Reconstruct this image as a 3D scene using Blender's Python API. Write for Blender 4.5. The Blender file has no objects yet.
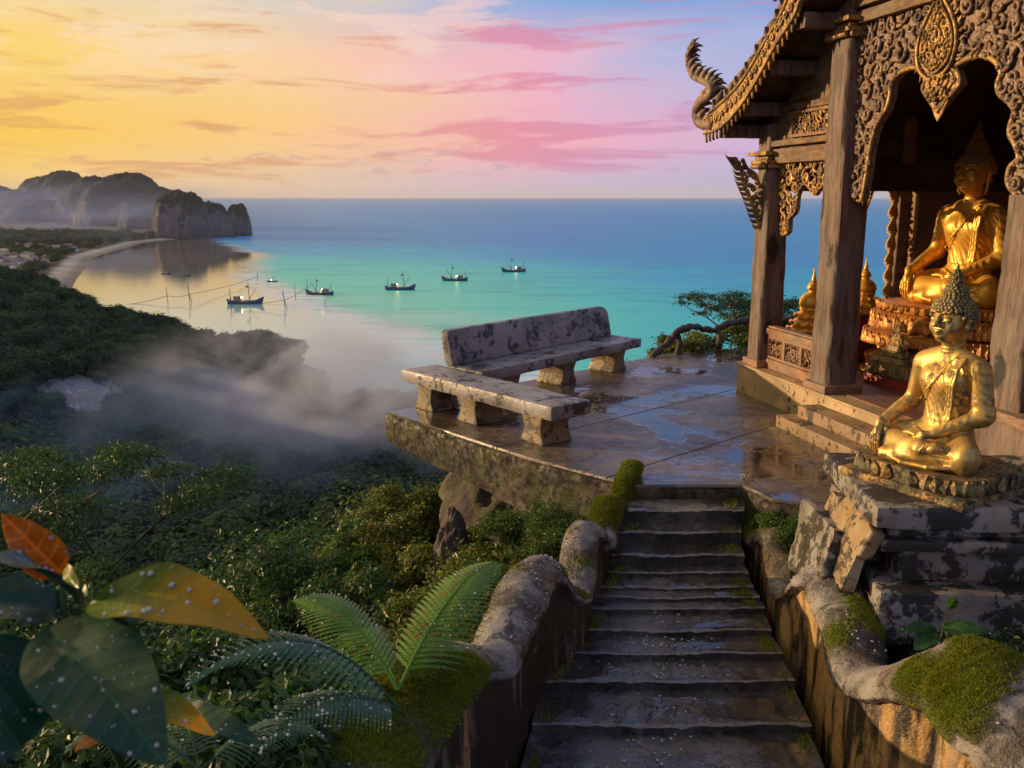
import bpy, bmesh, math, random
import numpy as np
from mathutils import Vector, Matrix, noise as mnoise
from bpy import context as C_

R = math.radians
scene = bpy.context.scene
col = scene.collection
F_PX, PITCH, CH = 945.0, R(11.25), 2.54          # focal length in pixels, camera pitch, eye height above the terrace
SEA = CH - 60.0

# ------------------------------------------------------------------ camera, sky, sun, exposure
cam_d = bpy.data.cameras.new('camera'); cam = bpy.data.objects.new('camera', cam_d); col.objects.link(cam)
cam.location = (0, 0, CH); cam.rotation_euler = (R(90) - PITCH, 0, 0)
cam_d.sensor_width = 36; cam_d.lens = F_PX / 1024 * 36
cam_d.clip_start = 0.05; cam_d.clip_end = 60000
cam_d.dof.use_dof = True; cam_d.dof.focus_distance = 8.0; cam_d.dof.aperture_fstop = 7.0
scene.camera = cam
scene.view_settings.view_transform = 'Standard'; scene.view_settings.look = 'None'
scene.view_settings.exposure = 0.5; scene.view_settings.gamma = 1.0
scene.view_settings.use_curve_mapping = False
scene.cycles.use_denoising = True
scene.cycles.max_bounces = 6; scene.cycles.diffuse_bounces = 3; scene.cycles.glossy_bounces = 3
scene.cycles.transmission_bounces = 5; scene.cycles.volume_bounces = 0; scene.cycles.transparent_max_bounces = 8
scene.cycles.sample_clamp_indirect = 4.0
scene.cycles.caustics_reflective = False; scene.cycles.caustics_refractive = False
scene.cycles.volume_step_rate = 3.0; scene.cycles.volume_max_steps = 96

SUN_AZ, SUN_EL = R(-76), R(10)      # azimuth measured from the view direction (+Y) towards +X: the sun stands to the left
sun_dir = Vector((math.sin(SUN_AZ) * math.cos(SUN_EL), math.cos(SUN_AZ) * math.cos(SUN_EL), math.sin(SUN_EL)))
sd = bpy.data.lights.new('sun', 'SUN'); sd.energy = 3.6; sd.angle = R(0.6); sd.color = (1.0, 0.68, 0.38)
sun = bpy.data.objects.new('sun', sd); col.objects.link(sun)
sun.rotation_euler = sun_dir.to_track_quat('Z', 'Y').to_euler()

def lin(c):
    return tuple(((v / 255) / 12.92 if v / 255 <= .04045 else ((v / 255 + .055) / 1.055) ** 2.4) for v in c) + (1,)

class NT:
    """a few shorthands over a node tree"""
    def __init__(s, tree):
        s.t = tree; s.n = tree.nodes; s.l = tree.links
    def node(s, kind, **kw):
        nd = s.n.new(kind)
        for k, v in kw.items(): setattr(nd, k, v)
        return nd
    def put(s, sock, v):
        if v is None: return
        if hasattr(v, 'is_output') or isinstance(v, bpy.types.NodeSocket): s.l.new(v, sock)
        else: sock.default_value = v
    def math(s, op, a, b=None, c=None, clamp=False):
        nd = s.node('ShaderNodeMath', operation=op, use_clamp=clamp)
        for i, v in enumerate((a, b, c)): s.put(nd.inputs[i], v)
        return nd.outputs[0]
    def vmath(s, op, a, b=None):
        nd = s.node('ShaderNodeVectorMath', operation=op)
        s.put(nd.inputs[0], a); s.put(nd.inputs[1], b)
        return nd.outputs[0]
    def mix(s, f, a, b, blend='MIX'):
        nd = s.node('ShaderNodeMix', data_type='RGBA', blend_type=blend)
        s.put(nd.inputs[0], f); s.put(nd.inputs[6], a); s.put(nd.inputs[7], b)
        return nd.outputs[2]
    def ramp(s, f, stops, interp='LINEAR'):
        nd = s.node('ShaderNodeValToRGB'); cr = nd.color_ramp; cr.interpolation = interp
        while len(cr.elements) > 1: cr.elements.remove(cr.elements[-1])
        for i, (p, c) in enumerate(stops):
            if not isinstance(c, (tuple, list)): c = (c, c, c, 1)
            if len(c) == 3: c = tuple(c) + (1,)
            e = cr.elements[0] if i == 0 else cr.elements.new(p)
            e.position = p; e.color = c
        s.put(nd.inputs[0], f)
        return nd.outputs[0]
    def maprange(s, v, a, b, c=0., d=1., smooth=True):
        nd = s.node('ShaderNodeMapRange', interpolation_type='SMOOTHSTEP' if smooth else 'LINEAR')
        s.put(nd.inputs[0], v); nd.inputs[1].default_value = a; nd.inputs[2].default_value = b
        nd.inputs[3].default_value = c; nd.inputs[4].default_value = d
        return nd.outputs[0]
    def coord(s, out='Object'):
        if not hasattr(s, '_tc'): s._tc = s.node('ShaderNodeTexCoord')
        return s._tc.outputs[out]
    def mapping(s, v, scale=(1, 1, 1), loc=(0, 0, 0), rot=(0, 0, 0)):
        nd = s.node('ShaderNodeMapping'); s.put(nd.inputs[0], v)
        nd.inputs[1].default_value = loc; nd.inputs[2].default_value = rot; nd.inputs[3].default_value = scale
        return nd.outputs[0]
    def noise(s, v, scale=5, detail=6, rough=.55, dist=0., out=0):
        nd = s.node('ShaderNodeTexNoise'); s.put(nd.inputs['Vector'], v)
        nd.inputs['Scale'].default_value = scale; nd.inputs['Detail'].default_value = detail
        nd.inputs['Roughness'].default_value = rough; nd.inputs['Distortion'].default_value = dist
        return nd.outputs[out]
    def voronoi(s, v, scale=5, feature='F1', rand=1.):
        nd = s.node('ShaderNodeTexVoronoi', feature=feature); s.put(nd.inputs['Vector'], v)
        nd.inputs['Scale'].default_value = scale; nd.inputs['Randomness'].default_value = rand
        return nd.outputs[0]
    def bump(s, h, strength=.4, dist=.02, normal=None):
        nd = s.node('ShaderNodeBump'); s.put(nd.inputs['Height'], h)
        nd.inputs['Strength'].default_value = strength; nd.inputs['Distance'].default_value = dist
        s.put(nd.inputs['Normal'], normal)
        return nd.outputs[0]

# ---- sky: Nishita overhead, the sunrise bands and thin cloud towards the horizon
world = bpy.data.worlds.new('World'); scene.world = world; world.use_nodes = True
w = NT(world.node_tree); w.n.clear()
wo = w.node('ShaderNodeOutputWorld'); bg = w.node('ShaderNodeBackground'); w.l.new(bg.outputs[0], wo.inputs[0])
gen = w.coord('Generated')
sep = w.node('ShaderNodeSeparateXYZ'); w.l.new(gen, sep.inputs[0])
az = w.math('ARCTAN2', sep.outputs[0], sep.outputs[1])
el = w.math('ARCSINE', sep.outputs[2])
warp = w.noise(w.mapping(gen, (3, 3, 16)), 1.6, 5, .55)
warp2 = w.math('SUBTRACT', warp, .5)
azf = w.math('ADD', w.maprange(az, R(-40), R(40), 0, 1, False), w.math('MULTIPLY', warp2, .16))
elw = w.math('ADD', el, w.math('MULTIPLY', warp2, .045))
def row(*st):
    return w.ramp(azf, [((a + 40) / 80, lin(c)) for a, c in st])
r0 = row((-40, (250, 190, 90)), (-27, (250, 206, 122)), (-14, (232, 198, 168)), (-2, (212, 190, 202)), (8, (192, 182, 212)), (30, (150, 174, 216)))
r1 = row((-40, (255, 190, 40)), (-27, (250, 203, 88)), (-14, (251, 204, 136)), (-6, (247, 194, 166)), (3, (244, 176, 192)), (12, (214, 178, 212)), (30, (160, 172, 216)))
r2 = row((-40, (255, 212, 90)), (-27, (252, 212, 118)), (-16, (250, 212, 156)), (-6, (246, 198, 180)), (2, (238, 182, 202)), (10, (184, 184, 220)), (30, (136, 170, 220)))
r3 = row((-40, (252, 222, 140)), (-27, (246, 220, 165)), (-15, (222, 212, 192)), (-5, (178, 188, 214)), (4, (138, 172, 220)), (14, (112, 158, 218)), (35, (92, 138, 204)))
s1 = w.mix(w.maprange(elw, R(.3), R(3.2)), r0, r1)
s2 = w.mix(w.maprange(elw, R(3.6), R(7.2)), s1, r2)
s3 = w.mix(w.maprange(elw, R(7.6), R(11.5)), s2, r3)
# the low sky all the way round: dull violet away from the sunrise
back = w.math('MULTIPLY', w.math('COSINE', w.math('ADD', az, R(35))), 1.0)
s3 = w.mix(w.maprange(back, -.2, .7), lin((134, 152, 200)), s3)
# clouds
cv = w.mapping(gen, (2.6, 2.6, 22), (3.1, 0, .4))
cl = w.noise(cv, 2.1, 9, .6, .5)
clm = w.maprange(cl, .5, .62)
ccol = w.ramp(azf, [(0.1, lin((222, 168, 92))), (.36, lin((218, 150, 118))), (.5, lin((226, 134, 160))), (.62, lin((200, 140, 180))), (.9, lin((178, 170, 214)))])
s4 = w.mix(w.math('MULTIPLY', clm, .72), s3, ccol)
cl2 = w.noise(w.mapping(gen, (3, 3, 13), (9.3, 2, .1)), 2.4, 11, .64, .5)
hi = w.math('MULTIPLY', w.maprange(cl2, .49, .6), w.math('MULTIPLY', w.maprange(el, R(5.), R(8.5)), w.maprange(azf, .6, .47)))
s5 = w.mix(w.math('MULTIPLY', hi, .75), s4, w.ramp(azf, [(.1, lin((255, 226, 170))), (.4, lin((244, 212, 196))), (.6, lin((238, 196, 206)))]))
cl3 = w.noise(w.mapping(gen, (9, 9, 34), (1.3, 5, .7)), 3.2, 8, .6, .3)
lo = w.math('MULTIPLY', w.math('MULTIPLY', w.maprange(cl3, .56, .66), w.maprange(el, R(.8), R(1.6))), w.maprange(el, R(3.2), R(2.2)))
s6 = w.mix(w.math('MULTIPLY', lo, .5), s5, w.ramp(azf, [(.1, lin((206, 160, 110))), (.42, lin((190, 160, 168))), (.7, lin((176, 160, 196)))]))
nis = w.node('ShaderNodeTexSky', sky_type='NISHITA', sun_disc=False, sun_elevation=SUN_EL, sun_rotation=SUN_AZ)
nis.altitude = 60
nisc = w.mix(1., nis.outputs[0], (.15, .15, .15, 1), 'MULTIPLY')
s6 = w.mix(1., s6, (.72, .72, .72, 1), 'MULTIPLY')
s7 = w.mix(w.maprange(el, R(42), R(88)), s6, nisc)
s8 = w.mix(w.maprange(el, R(-.6), R(-3)), s7, (.02, .05, .07, 1))
w.l.new(s8, bg.inputs[0]); bg.inputs[1].default_value = 1.0

# ------------------------------------------------------------------ helpers
CP, SP = math.cos(PITCH), math.sin(PITCH)
def ray(px, py):
    a, b = (px - 512) / F_PX, (py - 384) / F_PX
    return Vector((a, CP - b * SP, -SP - b * CP))
def onz(px, py, z):
    d = ray(px, py); t = (z - CH) / d.z
    return Vector((d.x * t, d.y * t, z))
def ony(px, py, y):
    d = ray(px, py); t = y / d.y
    return Vector((d.x * t, y, CH + d.z * t))

def rng(seed): return np.random.default_rng(seed)

_dirs = rng(99).normal(size=(40, 3)); _ph = rng(98).uniform(0, 6.28, 40)
def fbm(x, y, z=0., scale=1., octaves=5):
    """cheap smooth noise from summed sines, about -1..1"""
    out = 0; amp = 1.; f = scale; k = 0; tot = 0
    for o in range(octaves):
        v = 0
        for j in range(4):
            dx, dy, dz = _dirs[k % 40]; v = v + np.sin((x * dx + y * dy + z * dz) * f * 1.3 + _ph[k % 40]); k += 1
        out = out + amp * v / 2.8; tot += amp; amp *= .55; f *= 2.03
    return out / tot

def mesh_np(name, V, faces, smooth=True):
    V = np.asarray(V, dtype=np.float32); me = bpy.data.meshes.new(name)
    if isinstance(faces, np.ndarray):
        k = faces.shape[1]; n = len(faces)
        me.vertices.add(len(V)); me.vertices.foreach_set('co', V.ravel())
        me.loops.add(n * k); me.loops.foreach_set('vertex_index', faces.astype(np.int32).ravel())
        me.polygons.add(n); me.polygons.foreach_set('loop_start', np.arange(0, n * k, k, dtype=np.int32))
        me.update(calc_edges=True)
        me.validate()
    else:
        me.from_pydata(V.tolist(), [], faces)
    me.polygons.foreach_set('use_smooth', [smooth] * len(me.polygons))
    me.update()
    return me

def link(name, me, mat=None, parent=None, loc=(0, 0, 0), rot=(0, 0, 0), kind=None):
    o = bpy.data.objects.new(name, me); col.objects.link(o)
    if mat is not None and me is not None:
        me.materials.clear(); me.materials.append(mat)
    o.location = loc; o.rotation_euler = rot
    if parent is not None: o.parent = parent
    if kind: o['kind'] = kind
    return o

def tag(o, label, cat, group=None):
    o['label'] = label; o['category'] = cat
    if group: o['group'] = group
    return o
def thing(name, label, cat, loc=(0, 0, 0), rz=0, group=None, scale=1.):
    o = bpy.data.objects.new(name, None); col.objects.link(o); o.empty_display_size = .2
    o.location = loc; o.rotation_euler = (0, 0, rz); o.scale = (scale,) * 3
    return tag(o, label, cat, group)
def dup(root, loc, rz=0., scale=1., label=None):
    def cp(o, par):
        c = o.copy(); col.objects.link(c); c.parent = par
        for k in list(o.children): cp(k, c)
        return c
    r = cp(root, None); r.location = loc; r.rotation_euler = (0, 0, rz); r.scale = (scale,) * 3
    if label: r['label'] = label
    return r

class MB:
    """collects shapes into ONE mesh"""
    def __init__(s): s.V = []; s.F = []; s.n = 0
    def add(s, V, F):
        V = [tuple(v) for v in V]
        s.V += V; s.F += [tuple(i + s.n for i in f) for f in F]; s.n += len(V); return s
    def box(s, c, size, rz=0., M=None, taper=1.):
        x, y, z = [k / 2 for k in size]; V = []
        for sz in (-1, 1):
            t = taper if sz > 0 else 1.
            for sx, sy in ((-1, -1), (1, -1), (1, 1), (-1, 1)): V.append(Vector((sx * x * t, sy * y * t, sz * z)))
        m = (M if M is not None else Matrix.Rotation(rz, 4, 'Z'))
        V = [m @ v + Vector(c) for v in V]
        return s.add(V, [(3, 2, 1, 0), (4, 5, 6, 7), (0, 1, 5, 4), (1, 2, 6, 5), (2, 3, 7, 6), (3, 0, 4, 7)])
    def tube(s, pts, rad, k=6, cap=True, flat=None):
        """swept tube; flat=(normal, factor) squashes the section along that normal"""
        pts = [Vector(p) for p in pts]; n = len(pts)
        if not hasattr(rad, '__len__'): rad = [rad] * n
        V = []; prev = None
        for i, p in enumerate(pts):
            t = (pts[min(i + 1, n - 1)] - pts[max(i - 1, 0)])
            if t.length < 1e-9: t = Vector((0, 0, 1))
            t.normalize()
            if prev is None:
                a = Vector((0, 0, 1)) if abs(t.z) < .9 else Vector((1, 0, 0))
            else: a = prev
            b = t.cross(a)
            if b.length < 1e-6: b = t.cross(Vector((1, .3, .2)))
            b.normalize(); a = b.cross(t).normalized(); prev = a
            for j in range(k):
                th = 2 * math.pi * j / k
                off = (a * math.cos(th) + b * math.sin(th)) * rad[i]
                if flat: off = off - flat[0] * (off.dot(flat[0]) * (1 - flat[1]))
                V.append(p + off)
        Fc = []
        for i in range(n - 1):
            for j in range(k):
                a0 = i * k + j; b0 = i * k + (j + 1) % k
                Fc.append((a0, b0, b0 + k, a0 + k))
        if cap:
            Fc.append(tuple(range(k - 1, -1, -1))); Fc.append(tuple((n - 1) * k + j for j in range(k)))
        return s.add(V, Fc)
    def lathe(s, prof, c=(0, 0, 0), k=24, sq=None):
        """prof: (r, z) list; sq: number of sides for a faceted body"""
        V = []; k = sq or k
        for r_, z_ in prof:
            for j in range(k):
                th = 2 * math.pi * (j + (.5 if sq else 0)) / k
                V.append((c[0] + r_ * math.cos(th), c[1] + r_ * math.sin(th), c[2] + z_))
        Fc = []
        for i in range(len(prof) - 1):
            for j in range(k):
                Fc.append((i * k + j, i * k + (j + 1) % k, (i + 1) * k + (j + 1) % k, (i + 1) * k + j))
        Fc.append(tuple(range(k - 1, -1, -1))); Fc.append(tuple((len(prof) - 1) * k + j for j in range(k)))
        return s.add(V, Fc)
    def ball(s, c, r, k=8, m=5):
        V = []; Fc = []
        if not hasattr(r, '__len__'): r = (r, r, r)
        for i in range(m + 1):
            ph = math.pi * i / m
            for j in range(k):
                th = 2 * math.pi * j / k
                V.append((c[0] + r[0] * math.sin(ph) * math.cos(th), c[1] + r[1] * math.sin(ph) * math.sin(th), c[2] + r[2] * math.cos(ph)))
        for i in range(m):
            for j in range(k):
                Fc.append((i * k + j, (i + 1) * k + j, (i + 1) * k + (j + 1) % k, i * k + (j + 1) % k))
        return s.add(V, Fc)
    def prism(s, poly, fn, th0, th1):
        """extrude a 2-D outline; fn(u, v, w) -> point"""
        n = len(poly)
        V = [fn(u, v, th0) for u, v in poly] + [fn(u, v, th1) for u, v in poly]
        return s.add(V, [tuple(range(n)), tuple(range(2 * n - 1, n - 1, -1))] + [(i, i + n, (i + 1) % n + n, (i + 1) % n) for i in range(n)])
    def mesh(s, name='m', smooth=False): return mesh_np(name, s.V, s.F, smooth)
    def build(s, name, mat, parent=None, smooth=False, loc=(0, 0, 0), rot=(0, 0, 0), bevel=0., sub=0., rough=0., seed=0, kind=None):
        me = s.mesh(name, False)
        bm = bmesh.new(); bm.from_mesh(me)
        bmesh.ops.recalc_face_normals(bm, faces=bm.faces)
        if bevel > 0:
            es = [e for e in bm.edges if len(e.link_faces) == 2 and e.calc_face_angle(0) > .5]
            bmesh.ops.bevel(bm, geom=es, offset=bevel, segments=2, profile=.6, affect='EDGES', clamp_overlap=True)
        if sub > 0:
            for it in range(8):
                es = [e for e in bm.edges if e.calc_length() > sub]
                if not es: break
                bmesh.ops.subdivide_edges(bm, edges=es, cuts=1, use_grid_fill=True)
            bmesh.ops.triangulate(bm, faces=[f for f in bm.faces if len(f.verts) > 4])
        if rough > 0:
            bm.normal_update()
            vs = list(bm.verts)
            P = np.array([v.co for v in vs]); N = np.array([v.normal for v in vs])
            d = (fbm(P[:, 0] + seed * 3.1, P[:, 1], P[:, 2], 5., 5) * .75 + fbm(P[:, 0], P[:, 1] + seed, P[:, 2], 26., 2) * .25) * rough
            for v, n_, k_ in zip(vs, N, d): v.co += Vector(n_) * float(k_)
        bm.to_mesh(me); bm.free()
        if smooth: me.polygons.foreach_set('use_smooth', [True] * len(me.polygons))
        return link(name, me, mat, parent, loc, rot, kind)

def smooth_by_angle(o, ang=35):
    me = o.data
    me.polygons.foreach_set('use_smooth', [True] * len(me.polygons))
    try: me.set_sharp_from_angle(angle=R(ang))
    except Exception: pass
    return o

# ------------------------------------------------------------------ materials
def mat(name):
    m = bpy.data.materials.new(name); m.use_nodes = True
    t = NT(m.node_tree); t.b = t.n['Principled BSDF']
    return m, t
def setb(t, **kw):
    nm = {'col': 'Base Color', 'rough': 'Roughness', 'metal': 'Metallic', 'normal': 'Normal', 'spec': 'Specular IOR Level', 'coat': 'Coat Weight',
          'coatr': 'Coat Roughness', 'emis': 'Emission Color', 'emiss': 'Emission Strength', 'trans': 'Transmission Weight', 'ior': 'IOR', 'sheen': 'Sheen Weight', 'subs': 'Subsurface Weight'}
    for k, v in kw.items():
        if isinstance(v, tuple) and len(v) == 3: v = v + (1,)
        t.put(t.b.inputs[nm[k]], v)

def m_wet_stone(name, dark=(.035, .03, .027), light=(.17, .145, .12), moss=.35, puddle=.5, scale=1., ochre=.3, edge=False):
    m, t = mat(name); p = t.coord('Object')
    n1 = t.noise(p, 1.3 * scale, 8, .62, .4); n2 = t.noise(p, 9 * scale, 8, .65); n3 = t.noise(p, 45 * scale, 4, .6)
    c = t.mix(t.maprange(n1, .35, .68), dark + (1,), light + (1,))
    c = t.mix(t.math('MULTIPLY', t.maprange(n2, .45, .7), .6), c, (light[0] * 1.35, light[1] * 1.25, light[2] * 1.1, 1))
    c = t.mix(t.math('MULTIPLY', t.maprange(t.noise(t.mapping(p, loc=(5, 2, 1)), 2.2 * scale, 6, .6), .5, .7), ochre), c, (.16, .085, .022, 1))
    c = t.mix(t.math('MULTIPLY', t.maprange(t.noise(t.mapping(p, loc=(1, 7, 3)), 4.5 * scale, 8, .65), .52, .66), moss), c, (.05, .062, .012, 1))
    n5 = t.noise(t.mapping(p, loc=(4, 1, 3)), 26 * scale, 6, .6)
    c = t.mix(t.math('MULTIPLY', t.maprange(n5, .6, .7), .7), c, (.012, .011, .01, 1))
    c = t.mix(t.math('MULTIPLY', t.maprange(n3, .55, .75), .4), c, (.3, .28, .25, 1))
    pud = t.maprange(t.noise(t.mapping(p, loc=(2, 3, 0)), .75 * scale, 5, .6, .3), .5 - .1 * puddle, .56 - .08 * puddle)
    crack = t.maprange(t.voronoi(t.vmath('ADD', p, t.noise(p, 3, 4, out=1)), 1.1 * scale, 'DISTANCE_TO_EDGE'), .0, .012)
    c = t.mix(crack, (.012, .01, .008, 1), c)
    c = t.mix(t.math('MULTIPLY', pud, .5), c, (.03, .026, .022, 1))
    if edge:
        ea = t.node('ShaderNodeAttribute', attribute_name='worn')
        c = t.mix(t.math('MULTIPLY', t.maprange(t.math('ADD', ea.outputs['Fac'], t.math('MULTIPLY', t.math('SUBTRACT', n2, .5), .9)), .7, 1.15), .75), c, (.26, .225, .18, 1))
    rough = t.math('ADD', t.math('MULTIPLY', t.math('SUBTRACT', 1., pud), t.maprange(n2, .3, .7, .2, .5)), .045)
    h = t.math('ADD', t.math('MULTIPLY', n2, .6), t.math('MULTIPLY', n3, .3))
    h = t.math('MULTIPLY', h, t.math('SUBTRACT', 1., t.math('MULTIPLY', pud, .94)))
    h = t.math('ADD', h, t.math('MULTIPLY', crack, .5))
    setb(t, col=c, rough=rough, spec=.6, normal=t.bump(h, .55, .02))
    return m

def m_old_concrete(name, base=(.42, .39, .35), dark=(.03, .026, .022), spots=.5, moss=0., ochre=.35, wet=.45):
    """pale lime-washed cement with black lichen patches"""
    m, t = mat(name); p = t.coord('Object')
    n1 = t.noise(p, 3.2, 10, .68, .3); n2 = t.noise(p, 14, 8, .65); n3 = t.noise(p, 60, 3)
    c = t.mix(t.maprange(t.noise(t.mapping(p, loc=(4, 4, 4)), 2, 5), .35, .7), base + (1,), tuple(b * .55 for b in base) + (1,))
    c = t.mix(t.math('MULTIPLY', t.maprange(t.noise(t.mapping(p, loc=(9, 1, 2)), 2.6, 6, .6), .46, .66), ochre), c, (.32, .2, .06, 1))
    lich = t.math('ADD', t.math('MULTIPLY', n1, .65), t.math('MULTIPLY', n2, .35))
    lm = t.maprange(lich, .58 - .12 * spots, .61 - .1 * spots)
    c = t.mix(t.math('MULTIPLY', lm, .92), c, dark + (1,))
    if moss: c = t.mix(t.math('MULTIPLY', t.maprange(t.noise(t.mapping(p, loc=(3, 8, 5)), 3.5, 8, .65), .5, .6), moss), c, (.07, .085, .012, 1))
    h = t.math('SUBTRACT', t.math('MULTIPLY', n2, .5), t.math('MULTIPLY', lm, .25))
    h = t.math('ADD', h, t.math('MULTIPLY', n3, .2))
    setb(t, col=c, rough=t.maprange(n2, .3, .7, wet * .55, wet * 1.3), spec=.45, normal=t.bump(h, .7, .025))
    return m

def m_wood(name, a=(.23, .145, .105), b=(.055, .034, .025), along=(1, 1, .12), rough=.6, hole=True):
    m, t = mat(name); p = t.coord('Object')
    g = t.noise(t.mapping(p, tuple(14 * k for k in along)), 1., 8, .65, .6)
    f = t.noise(t.mapping(p, tuple(60 * k for k in along)), 1., 4, .6, .2)
    c = t.mix(t.maprange(g, .3, .7), b + (1,), a + (1,))
    c = t.mix(t.math('MULTIPLY', t.maprange(f, .5, .72), .7), c, tuple(k * .3 for k in b) + (1,))
    c = t.mix(t.math('MULTIPLY', t.maprange(t.noise(p, 1.7, 4), .45, .7), .45), c, (.21, .185, .17, 1))
    hh = t.math('ADD', t.math('MULTIPLY', g, .6), t.math('MULTIPLY', f, .5))
    if hole:
        v = t.voronoi(t.mapping(p, (2.6, 2.6, 1.1), (.3, .1, .2)), 1., 'F1')
        hm = t.maprange(t.math('ADD', v, t.math('MULTIPLY', t.noise(p, 12, 4), .2)), .27, .36)
        c = t.mix(hm, (.012, .009, .007, 1), c); hh = t.math('ADD', hh, t.math('MULTIPLY', hm, .8))
    setb(t, col=c, rough=rough, normal=t.bump(hh, .8, .02))
    return m

def m_gold(name, hi=(.85, .47, .1), lo=(.16, .09, .03), patina=.4, rough=.3, green=.0, fscale=1., metal=.9):
    m, t = mat(name); p = t.coord('Object')
    n1 = t.noise(p, 3.2 * fscale, 8, .65, .4); n2 = t.noise(p, 17 * fscale, 8, .7); n3 = t.noise(p, 90 * fscale, 3)
    wear = t.math('ADD', t.math('MULTIPLY', n1, .6), t.math('MULTIPLY', n2, .4))
    wm = t.maprange(wear, .62 - .16 * patina, .7 - .1 * patina)
    c = t.mix(t.maprange(n2, .3, .75), hi + (1,), tuple(k * .62 for k in hi) + (1,))
    c = t.mix(wm, c, lo + (1,))
    if green:
        gm = t.maprange(t.noise(t.mapping(p, loc=(2, 6, 1)), 4 * fscale, 8, .65), .5, .62)
        c = t.mix(t.math('MULTIPLY', gm, green), c, (.19, .2, .1, 1))
    setb(t, col=c, metal=t.math('SUBTRACT', metal, t.math('MULTIPLY', wm, .45)), rough=t.math('ADD', t.maprange(n2, .3, .7, rough - .06, rough + .16), t.math('MULTIPLY', wm, .25)),
         normal=t.bump(t.math('ADD', t.math('MULTIPLY', n2, .6), t.math('MULTIPLY', n3, .35)), .35, .012))
    return m

def m_leaf(name, a=(.03, .075, .015), b=(.09, .13, .02), dry=None, rough=.45, trans=.3, dryf=.9, coat=0., inst=False):
    m, t = mat(name)
    g = t.node('ShaderNodeNewGeometry'); r = g.outputs['Random Per Island']
    c = t.mix(r, a + (1,), b + (1,))
    c = t.mix(t.math('MULTIPLY', t.maprange(t.noise(t.coord('Object'), .9, 3), .4, .65), .55), c, tuple(k * .45 for k in a) + (1,))
    if inst:
        oi = t.node('ShaderNodeObjectInfo'); c = t.mix(1., c, t.ramp(oi.outputs['Random'], [(0, (.45, .5, .5)), (.5, (1., 1., 1.)), (.85, (1.5, 1.4, 1.)), (1, (2.1, 1.7, 1.))]), 'MULTIPLY')
    if dry: c = t.mix(t.maprange(t.math('FRACT', t.math('MULTIPLY', r, 7.3)), dryf, min(1., dryf + .04)), c, dry + (1,))
    setb(t, col=c, rough=rough, spec=.4, coat=coat)
    tr = t.node('ShaderNodeBsdfTranslucent'); t.put(tr.inputs[0], t.mix(1., c, (1.3, 1.5, .5, 1), 'MULTIPLY'))
    mx = t.node('ShaderNodeMixShader'); mx.inputs[0].default_value = trans
    t.l.new(t.b.outputs[0], mx.inputs[1]); t.l.new(tr.outputs[0], mx.inputs[2])
    t.l.new(mx.outputs[0], t.n['Material Output'].inputs[0])
    return m

def m_plain(name, c, rough=.5, metal=0., bumps=0., emis=0., var=.25, scale=12):
    m, t = mat(name); p = t.coord('Object'); n = t.noise(p, scale, 6)
    cc = t.mix(t.maprange(n, .3, .7), tuple(k * (1 - var) for k in c) + (1,), tuple(min(1, k * (1 + var)) for k in c) + (1,))
    setb(t, col=cc, rough=rough, metal=metal)
    if bumps: setb(t, normal=t.bump(n, bumps, .02))
    if emis: setb(t, emis=tuple(c) + (1,), emiss=emis)
    return m

M = {}
M['terrace'] = m_wet_stone('terrace_stone', (.05, .04, .032), (.22, .17, .125), moss=.3, puddle=.12, scale=.8, ochre=.5)
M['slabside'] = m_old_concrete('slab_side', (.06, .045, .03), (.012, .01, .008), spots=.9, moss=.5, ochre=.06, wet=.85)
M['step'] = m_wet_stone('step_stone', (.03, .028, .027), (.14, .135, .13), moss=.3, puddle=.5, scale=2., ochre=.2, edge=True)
M['bench'] = m_old_concrete('bench_cement', (.33, .31, .3), spots=.6, ochre=.15)
M['benchleg'] = m_old_concrete('bench_leg', (.3, .23, .14), spots=.45, moss=.3, ochre=.7)
M['pedestal'] = m_old_concrete('pedestal_plaster', (.3, .28, .255), (.016, .014, .012), spots=.9, ochre=.25, wet=.5)
M['chip'] = m_old_concrete('broken_plaster', (.36, .27, .17), spots=.75, ochre=.6)
M['plinth'] = m_old_concrete('plinth_plaster', (.5, .36, .2), spots=.1, ochre=.5)
M['wood'] = m_wood('weathered_wood'); M['tstep'] = m_old_concrete('temple_step', (.3, .2, .12), spots=.5, ochre=.5)
M['beam'] = m_wood('carved_beam_wood', (.3, .17, .07), (.09, .045, .02), along=(.3, .3, 1.), hole=False)
M['redwood'] = m_wood('dark_red_boards', (.07, .022, .014), (.025, .009, .007), along=(.2, 1, 1), hole=False, rough=.7)
M['rail'] = m_wood('carved_rail_wood', (.4, .22, .11), (.16, .08, .04), along=(.3, .3, 1.), hole=False)
M['floor'] = m_wood('worn_floor_boards', (.27, .12, .07), (.13, .05, .03), along=(1, .12, 1), hole=False, rough=.38)
M['carve'] = m_gold('carved_gilt', (.52, .3, .09), (.1, .065, .04), patina=1.1, rough=.45, fscale=1.6, metal=.35)
M['carvegrey'] = m_gold('weathered_carving', (.3, .19, .12), (.09, .065, .05), patina=1., rough=.55, fscale=1.4, metal=.15)
M['gold'] = m_gold('aged_gold', (.8, .5, .14), (.1, .085, .05), patina=.75, rough=.36, green=.6, fscale=2., metal=.62)
M['goldwarm'] = m_gold('bright_gold', (.92, .48, .06), (.42, .17, .02), patina=.3, rough=.34, fscale=2., metal=.42)
M['goldbase'] = m_gold('gold_pedestal', (.75, .36, .07), (.3, .07, .03), patina=1.1, rough=.4, fscale=2.4, metal=.4)
M['hair'] = m_gold('dark_bronze', (.26, .21, .09), (.05, .055, .04), patina=.8, rough=.5, fscale=3., metal=.5)
M['hairbrown'] = m_gold('brown_gilt', (.5, .27, .07), (.16, .08, .03), patina=.6, rough=.45, fscale=3., metal=.6)
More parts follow.
